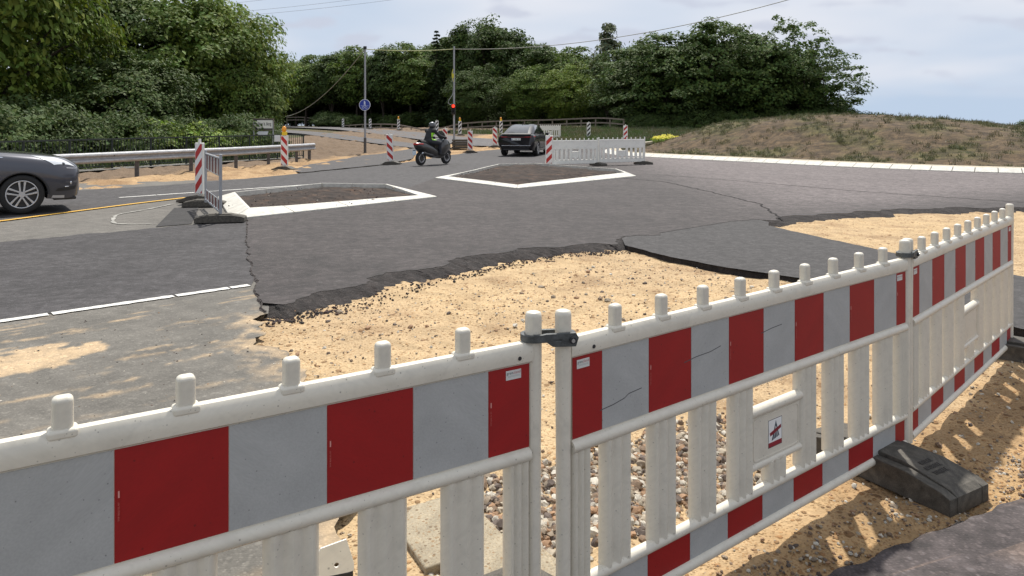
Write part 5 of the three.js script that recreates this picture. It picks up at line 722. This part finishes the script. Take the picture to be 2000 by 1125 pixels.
for (const [x, z, s, lab] of [[-14.9, -31.2, [1.25, 1.0, 1.1], 'bright green bush above the railing, left of the upright beacon'], [-13.9, -32.6, [1.2, 0.95, 1.1], 'bright green bush above the railing behind the mesh gate'], [-12.9, -34.6, [0.9, 0.8, 0.9], 'yellowish bush left of the arrow sign posts']]) plant('bright_bush', lab, 'bush', bush, [x, z], s, x, 'bright bushes behind the railing');
// the far wood: a front row of trees one can tell apart, and the mass behind them
const gw = 'front trees of the far wood', rw = rand(5);
const topAt = px => { const q = [[540, 115], [570, 112], [650, 95], [700, 84], [800, 80], [860, 62], [890, 40], [940, 28], [1000, 38], [1040, 78], [1110, 82], [1150, 98], [1230, 104]]; for (let i = 0; i < q.length - 1; i++) if (px <= q[i + 1][0]) return mix(q[i][1], q[i + 1][1], (px - q[i][0]) / (q[i + 1][0] - q[i][0])); return 104; };
const hAt = (px, d) => 1.555 + (245 - topAt(px)) / 1444 * d - rise(d) + 0.2;
for (const [x, z, pr, lab, k] of [
  [-34.5, -124, wideA, 'dark broadleaf tree at the left end of the far wood', 1], [-29.5, -121, wideB, 'dark tree of the far wood above the small white sign', 1], [-24.8, -118, wideA, 'broadleaf tree of the far wood left of the blue sign', 0.97], [-19.8, -114, wideB, 'tall dark tree of the far wood behind the sign post', 1.0], [-15.4, -112, wideA, 'broadleaf tree of the far wood right of the sign post', 0.98],
  [-11.2, -110, spruce, 'pointed spruce of the far wood left of the traffic light', 1.02], [-7.6, -112, wideB, 'dark tall tree of the far wood above the traffic light', 1.02], [-3.6, -110, wideB, 'tallest dark tree in the middle of the far wood', 1.0], [0.4, -111, wideB, 'tall dark tree just right of the tallest one', 0.97], [4.2, -106, wideA, 'broadleaf tree above the black car', 0.96], [8.6, -104, wideA, 'broadleaf tree of the far wood above the white barriers', 0.98], [12.6, -104, wideB, 'shorter tree at the right end of the far wood', 1.02]
]) { const px = 1000 + x / -z * 1444, H0 = pr.H, s = hAt(px, -z) * k / H0; plant('wood_tree', lab, 'tree', pr, [x, z], [Math.max(0.9, s), s, Math.max(0.9, s)], rw() * 6, gw); }
plant('poplar_tree', 'slender pale tree standing alone above the gap in the wood', 'tree', spire, [11.9, -92], [1, 1.13, 1], 1);
for (const [x, z, lab] of [[-5.4, -100, 'low leafy tree hanging over the fence behind the rider'], [1.6, -99, 'low leafy tree in front of the wood behind the black car'], [6.9, -97, 'low leafy tree in front of the wood above the fence end']]) plant('edge_tree', lab, 'tree', nearB, [x, z], [1.0, 0.95, 1.0], x, 'low trees at the wood edge');
const gc = 'trees of the right hand copse';
for (const [x, z, pr, hh, lab] of [[13.2, -80, copse, 9.6, 'leafy tree at the left end of the right copse'], [16.2, -78, copse, 11.0, 'leafy tree second from left in the right copse'], [19.6, -77, copse, 12.3, 'tall leafy tree left of the middle of the right copse'], [23.0, -78, copse, 12.0, 'tall leafy tree in the middle of the right copse'], [26.4, -77, copse, 10.9, 'leafy tree right of the middle of the right copse'], [30.0, -77, openT, 12.9, 'open crowned tree with sky showing through, right of the copse'], [33.2, -78, openT, 9.6, 'lower open tree at the right end of the copse']]) plant('copse_tree', lab, 'tree', pr, [x, z], [1, hh / pr.H, 1], x * 2.3, gc, -0.4);
for (const [x, z, s, lab] of [[36.5, -76, 0.95, 'low bush at the right foot of the copse'], [38.8, -76, 0.7, 'lowest bush right of the copse above the mound'], [31, -44.5, 0.42, 'green shrub at the far right on the mound'], [32.6, -45, 0.5, 'green shrub cut by the right edge of the frame']]) plant('dark_bush', lab, 'bush', darkBush, [x, z], s, x, 'bushes right of the copse', z > -60 ? 1.1 - 0.3 : -0.2);
{ // the rest of the woods, behind the front trees
  const fill = (proto, spots, nm, label) => { const im = new THREE.InstancedMesh(proto.crown, proto.mat, spots.length), it = new THREE.InstancedMesh(proto.trunk, bark, spots.length), m = new THREE.Matrix4(), q = new THREE.Quaternion(), e = new THREE.Euler(); spots.forEach(([x, z, s, sy], i) => { q.setFromEuler(e.set(0, x * 7.3 + z, 0)); m.compose(new THREE.Vector3(x, T(x, z) - 0.2, z), q, new THREE.Vector3(s, sy, s)); im.setMatrixAt(i, m); it.setMatrixAt(i, m); }); stuff(im, nm, label, 'wood'); stuff(it, nm + '_trunks', label.replace('leaves', 'trunks'), 'wood'); };
  const a = [], b = [], r = rand(77); for (let row = 0; row < 5; row++) for (let i = 0; i < 16; i++) { const px = 520 + i * 49 + (row % 2) * 24 + r() * 20, d = (px < 1100 ? 122 : 112) + row * 7 + r() * 4 + (px < 700 ? 8 : 0), x = (px - 1000) / 1444 * d, H0 = hAt(px, d) * (0.84 + 0.1 * r()); (row + i) % 2 ? a.push([x, -d, 1.05, H0 / wideA.H]) : b.push([x, -d, 1.1, H0 / wideB.H]); }
  fill(wideA, a, 'wood_mass', 'mass of leaves deep in the far wood'); fill(wideB, b, 'wood_mass', 'mass of dark leaves deep in the far wood');
  const c = []; for (let row = 0; row < 3; row++) for (let i = 0; i < 6; i++) c.push([13 + i * 3.7 + r() * 2, -83 - row * 5 - r() * 2, 1.0, 0.72 + 0.12 * r()]); fill(copse, c, 'copse_mass', 'mass of leaves deep in the right copse');
  const u = []; for (let i = 0; i < 46; i++) u.push([12 + r() * 23, -74.5 - r() * 3, 0.7 + 0.5 * r(), 0.6 + 0.5 * r()]); for (let i = 0; i < 60; i++) { const d = 100 + r() * 14; u.push([-30 + r() * 44, -d - 10, 0.8 + 0.6 * r(), 0.6 + 0.5 * r()]); } for (let i = 0; i < 120; i++) u.push([-62 + i * 0.85 + r(), -146 - r() * 8, 1.5, 2.6 + r()]); for (let i = 0; i < 40; i++) u.push([10 + i * 0.75 + r(), -97 - r() * 4, 1.2, 1.5 + 0.5 * r()]); for (const [x, z, q] of [[-20, -22.5, 0.9], [-18.2, -25.5, 1], [-17.2, -28, 1], [-16, -30.2, 0.95], [-14.8, -33, 0.9], [-13.4, -36, 0.95], [-13.2, -39.4, 0.8], [-21.5, -26, 1.2], [-19.5, -29.5, 1.2]]) u.push([x, z, q, q]); fill(darkBush, u, 'undergrowth', 'low undergrowth with leaves at the foot of the woods');
}
console.log('trees done');
{ // grass and weeds: tufts of blades
  const blade = (n, h, sp, seed) => { const r = rand(seed), pos = [], idx = []; for (let i = 0; i < n; i++) { const a = r() * 6.283, x = (r() - 0.5) * sp, z = (r() - 0.5) * sp, hh = h * (0.5 + 0.7 * r()), w = 0.012 + 0.01 * r(), lx = Math.cos(a) * hh * 0.5, lz = Math.sin(a) * hh * 0.5, k = pos.length / 3; pos.push(x - w * Math.sin(a), 0, z + w * Math.cos(a), x + w * Math.sin(a), 0, z - w * Math.cos(a), x + lx * 0.5, hh * 0.7, z + lz * 0.5, x + lx, hh, z + lz); idx.push(k, k + 1, k + 2, k + 1, k + 3, k + 2); } const g = new THREE.BufferGeometry(); g.setAttribute('position', new THREE.Float32BufferAttribute(pos, 3)); g.setIndex(idx); g.computeVertexNormals(); return g; };
  const tuft = blade(16, 0.26, 0.35, 3), gm = phy(lin(1, 1, 1), 0.9, { side: THREE.DoubleSide, transmission: 0.25, thickness: 0 });
  const scatter = (nm, label, n, place, seed) => { const im = new THREE.InstancedMesh(tuft, gm, n), r = rand(seed), m = new THREE.Matrix4(), q = new THREE.Quaternion(), e = new THREE.Euler(), c = new THREE.Color(); let i = 0, guard = 0; while (i < n && guard++ < n * 20) { const p = place(r); if (!p) continue; const [x, y, z, s, green] = p; q.setFromEuler(e.set(0, r() * 6.3, 0)); m.compose(new THREE.Vector3(x, y, z), q, new THREE.Vector3(s, s * (0.6 + 0.6 * r()), s)); im.setMatrixAt(i, m); const t = 0.8 + 0.4 * r(); im.setColorAt(i, c.setRGB(mix(0.15, 0.075, green) * t, mix(0.125, 0.125, green) * t, mix(0.065, 0.028, green) * t)); i++; } im.count = i; stuff(im, nm, label, 'grass'); };
  scatter('mound_grass', 'dry thin grass growing over the mound', 7000, r => { const x = 5 + r() * 38, z = -22 - r() * 36, d = distPoly(x, z, islandPoly); if (d < 0.9) return null; const n = fbm(x * 0.22 + 3, z * 0.22 - 2, 4) + 0.35 * fbm(x * 1.5, z * 1.5, 4); if (r() > 0.12 + smooth(-0.1, 0.45, n)) return null; return [x, moundY(x, z) - 0.02, z, 0.35 + 0.5 * r(), clamp(0.1 + 0.7 * smooth(-0.1, 0.4, n) * r())]; }, 7);
  scatter('bank_grass', 'green and straw coloured grass on the bank behind the white barriers', 5200, r => { const x = -6 + r() * 24, z = -50 - r() * 26; if (x < -1 + (z + 50) * -0.0 && z > -66) return null; if (distPoly(x, z, islandPoly) > -0.5) return null; return [x, -0.16 + T(x, z) + 0.5 * smooth(55, 85, -z) * smooth(-4, 8, x) * (1 - smooth(30, 60, x)), z, 0.9 + 1.0 * r(), 0.3 + 0.7 * smooth(-0.2, 0.3, fbm(x * 0.3, z * 0.3, 3))]; }, 8);
  scatter('verge_grass', 'green weeds growing under the dark railing', 2600, r => { const s = r(), x = mix(-18.2, -10.05, s) - Math.sin(Math.PI * s) - 0.6 - r() * 5, z = mix(-12.5, -35.6, s) - 0.2; return [x, -0.1, z, 1.4 + 1.6 * r(), 0.6 + 0.4 * r()]; }, 9);
  const fl = thing('yellow_flowers', 'patch of bright yellow flowers at the left foot of the mound', 'flowers', [10.2, T(0, -50) + 0.05, -48.5]); const r = rand(4), fs = []; for (let i = 0; i < 500; i++) { const a = r() * 6.283, q = Math.sqrt(r()); fs.push([Math.cos(a) * q * 1.0, 0.25 + 0.35 * r() * (1 - q * 0.6), Math.sin(a) * q * 0.6, (r() - 0.5), 0.6, r() - 0.1, 1, 1]); } part(fl, 'blossom', leaves(fs, 0.06, r), phy(lin(0.75, 0.68, 0.03), 0.7, { side: THREE.DoubleSide, transmission: 0.3, thickness: 0 })); const st = []; for (let i = 0; i < 500; i++) { const a = r() * 6.283, q = Math.sqrt(r()); st.push([Math.cos(a) * q * 1.1, 0.3 * r(), Math.sin(a) * q * 0.7, r() - 0.5, 0.5, r() - 0.5, 1, 1]); } part(fl, 'leaves', leaves(st, 0.09, r), LM.light);
}
{ // stones and crumbs
  const pebble = (seed) => { let g = new THREE.IcosahedronGeometry(1, 1); const p = g.attributes.position; for (let i = 0; i < p.count; i++) { const x = p.getX(i), y = p.getY(i), z = p.getZ(i), k = 1 + 0.35 * n3(x * 1.1 + seed, y * 1.1, z * 1.1) + 0.1 * n3(x * 3, y * 3 + seed, z * 3); p.setXYZ(i, x * k, y * k * 0.62, z * k * 0.8); } g = mergeVertices(g, 1e-3); g.computeVertexNormals(); return toCreasedNormals(g, 0.5); };
  const geos = [0, 1, 2].map(i => pebble(i * 9.7 + 2)), sm = std(lin(1, 1, 1), 0.85, { map: rep(concTex, 1) });
  const tones = [[0.42, 0.36, 0.28], [0.22, 0.15, 0.10], [0.13, 0.10, 0.085], [0.58, 0.54, 0.47], [0.30, 0.24, 0.18], [0.36, 0.22, 0.13]];
  const lay = (nm, label, n, gi, place, seed, mat = sm) => { const im = new THREE.InstancedMesh(geos[gi], mat, n), r = rand(seed), m = new THREE.Matrix4(), q = new THREE.Quaternion(), e = new THREE.Euler(), c = new THREE.Color(); for (let i = 0; i < n; i++) { const [x, y, z, s, dark] = place(r); q.setFromEuler(e.set(r() * 0.6, r() * 6.3, r() * 0.6)); m.compose(new THREE.Vector3(x, y, z), q, new THREE.Vector3(s * (0.8 + 0.5 * r()), s, s)); im.setMatrixAt(i, m); const t = tones[Math.floor(r() * tones.length)], k = dark ? 0.12 : 0.85 + 0.3 * r(); im.setColorAt(i, dark ? c.setRGB(0.03 + 0.03 * r(), 0.03, 0.028) : c.setRGB(t[0] * k, t[1] * k, t[2] * k)); } stuff(im, nm, label, 'gravel'); };
  const inSand = r => { for (let i = 0; i < 40; i++) { const x = -2 + r() * 6, z = -2.3 - r() * 7.4; if (x > -1.9 + (z + 5.2) * -0.35 * (z > -5.2 ? -1 : 0) && z > -9.1 + Math.abs(x - 1.4) * 0.9 - (x > 1.4 ? 0 : 0)) return [x, z]; } return [0.5, -5]; };
  for (let g = 0; g < 3; g++) lay('gravel', 'loose small pebbles strewn over the sand', 1500, g, r => { const [x, z] = inSand(r), s = 0.005 + 0.010 * r() * r() + (r() > 0.97 ? 0.012 : 0); return [x, sandY(x, z) + s * 0.15, z, s]; }, 20 + g);
  for (let g = 0; g < 3; g++) lay('gravel', 'coarse gravel behind the foot of the logo barrier', 1100, g, r => { const t = r(), x = mix(-0.15, 1.17, t) + (r() - 0.5) * 0.3, z = mix(-2.6, -3.42, t) - r() * 0.75 + 0.05, s = 0.010 + 0.020 * r() * r(); return [x, sandY(x, z) + s * 0.3, z, s]; }, 30 + g);
  for (let g = 0; g < 2; g++) lay('gravel', 'grit between the barriers and the near path', 700, g, r => { const t = r(), x = mix(0.3, 2.6, t) + (r() - 0.5) * 0.3, z = mix(-2.22, -3.62, t) + (r() - 0.5) * 0.35, s = 0.004 + 0.008 * r() * r(); return [x, sandY(x, z) + s * 0.2, z, s]; }, 40 + g);
  lay('asphalt_crumbs', 'black crumbs fallen from the broken asphalt edge', 900, 1, r => { const l = [[-2.076, -6.19], [-1.579, -6.507], [-0.81, -7.822], [-0.121, -8.702], [0.638, -9.275], [1.458, -9.552]], k = r() * 4.999, i = Math.floor(k), f = k - i, x = mix(l[i][0], l[i + 1][0], f) + (r() - 0.3) * 0.25, z = mix(l[i][1], l[i + 1][1], f) + (r() - 0.2) * 0.3, s = 0.006 + 0.014 * r() * r(); return [x, sandY(x, z) + 0.005, z, s, true]; }, 50);
  lay('grit', 'scattered grit and pebbles on the old road', 420, 2, r => { const x = -4.5 + r() * 3.4, z = -6.4 + r() * 3, s = 0.003 + 0.007 * r() * r(); return [x, -0.018, z, s, r() > 0.6]; }, 52);
  for (let g = 0; g < 2; g++) lay('soil_lumps', 'small lumps of earth on the two traffic islands', 140, g, r => { const k = r() > 0.45, x = k ? -0.2 + (r() - 0.35) * 4 : -4 + (r() - 0.5) * 2.6, z = k ? -23.5 + (r() - 0.5) * 6 : -15.6 + (r() - 0.5) * 4, s = 0.01 + 0.025 * r() * r(); return [x, 0.07, z, s * 0.7, r() > 0.15]; }, 60 + g);
  const big = rand(91), bigTones = tones.map(t => std(lin(...t), 0.85, { map: rep(concTex, 1) }));
  for (let i = 0; i < 34; i++) { const [x, z] = inSand(big), s = 0.018 + 0.016 * big(), m = one('stone', 'small loose stone lying on the sand behind the barriers', 'stone', geos[i % 3], bigTones[1 + Math.floor(big() * 5)], 'loose stones on the sand'); m.scale.set(s * 1.3, s, s); m.position.set(x, sandY(x, z) + s * 0.3, z); m.rotation.y = big() * 6; }
}
renderer.render(scene, camera);
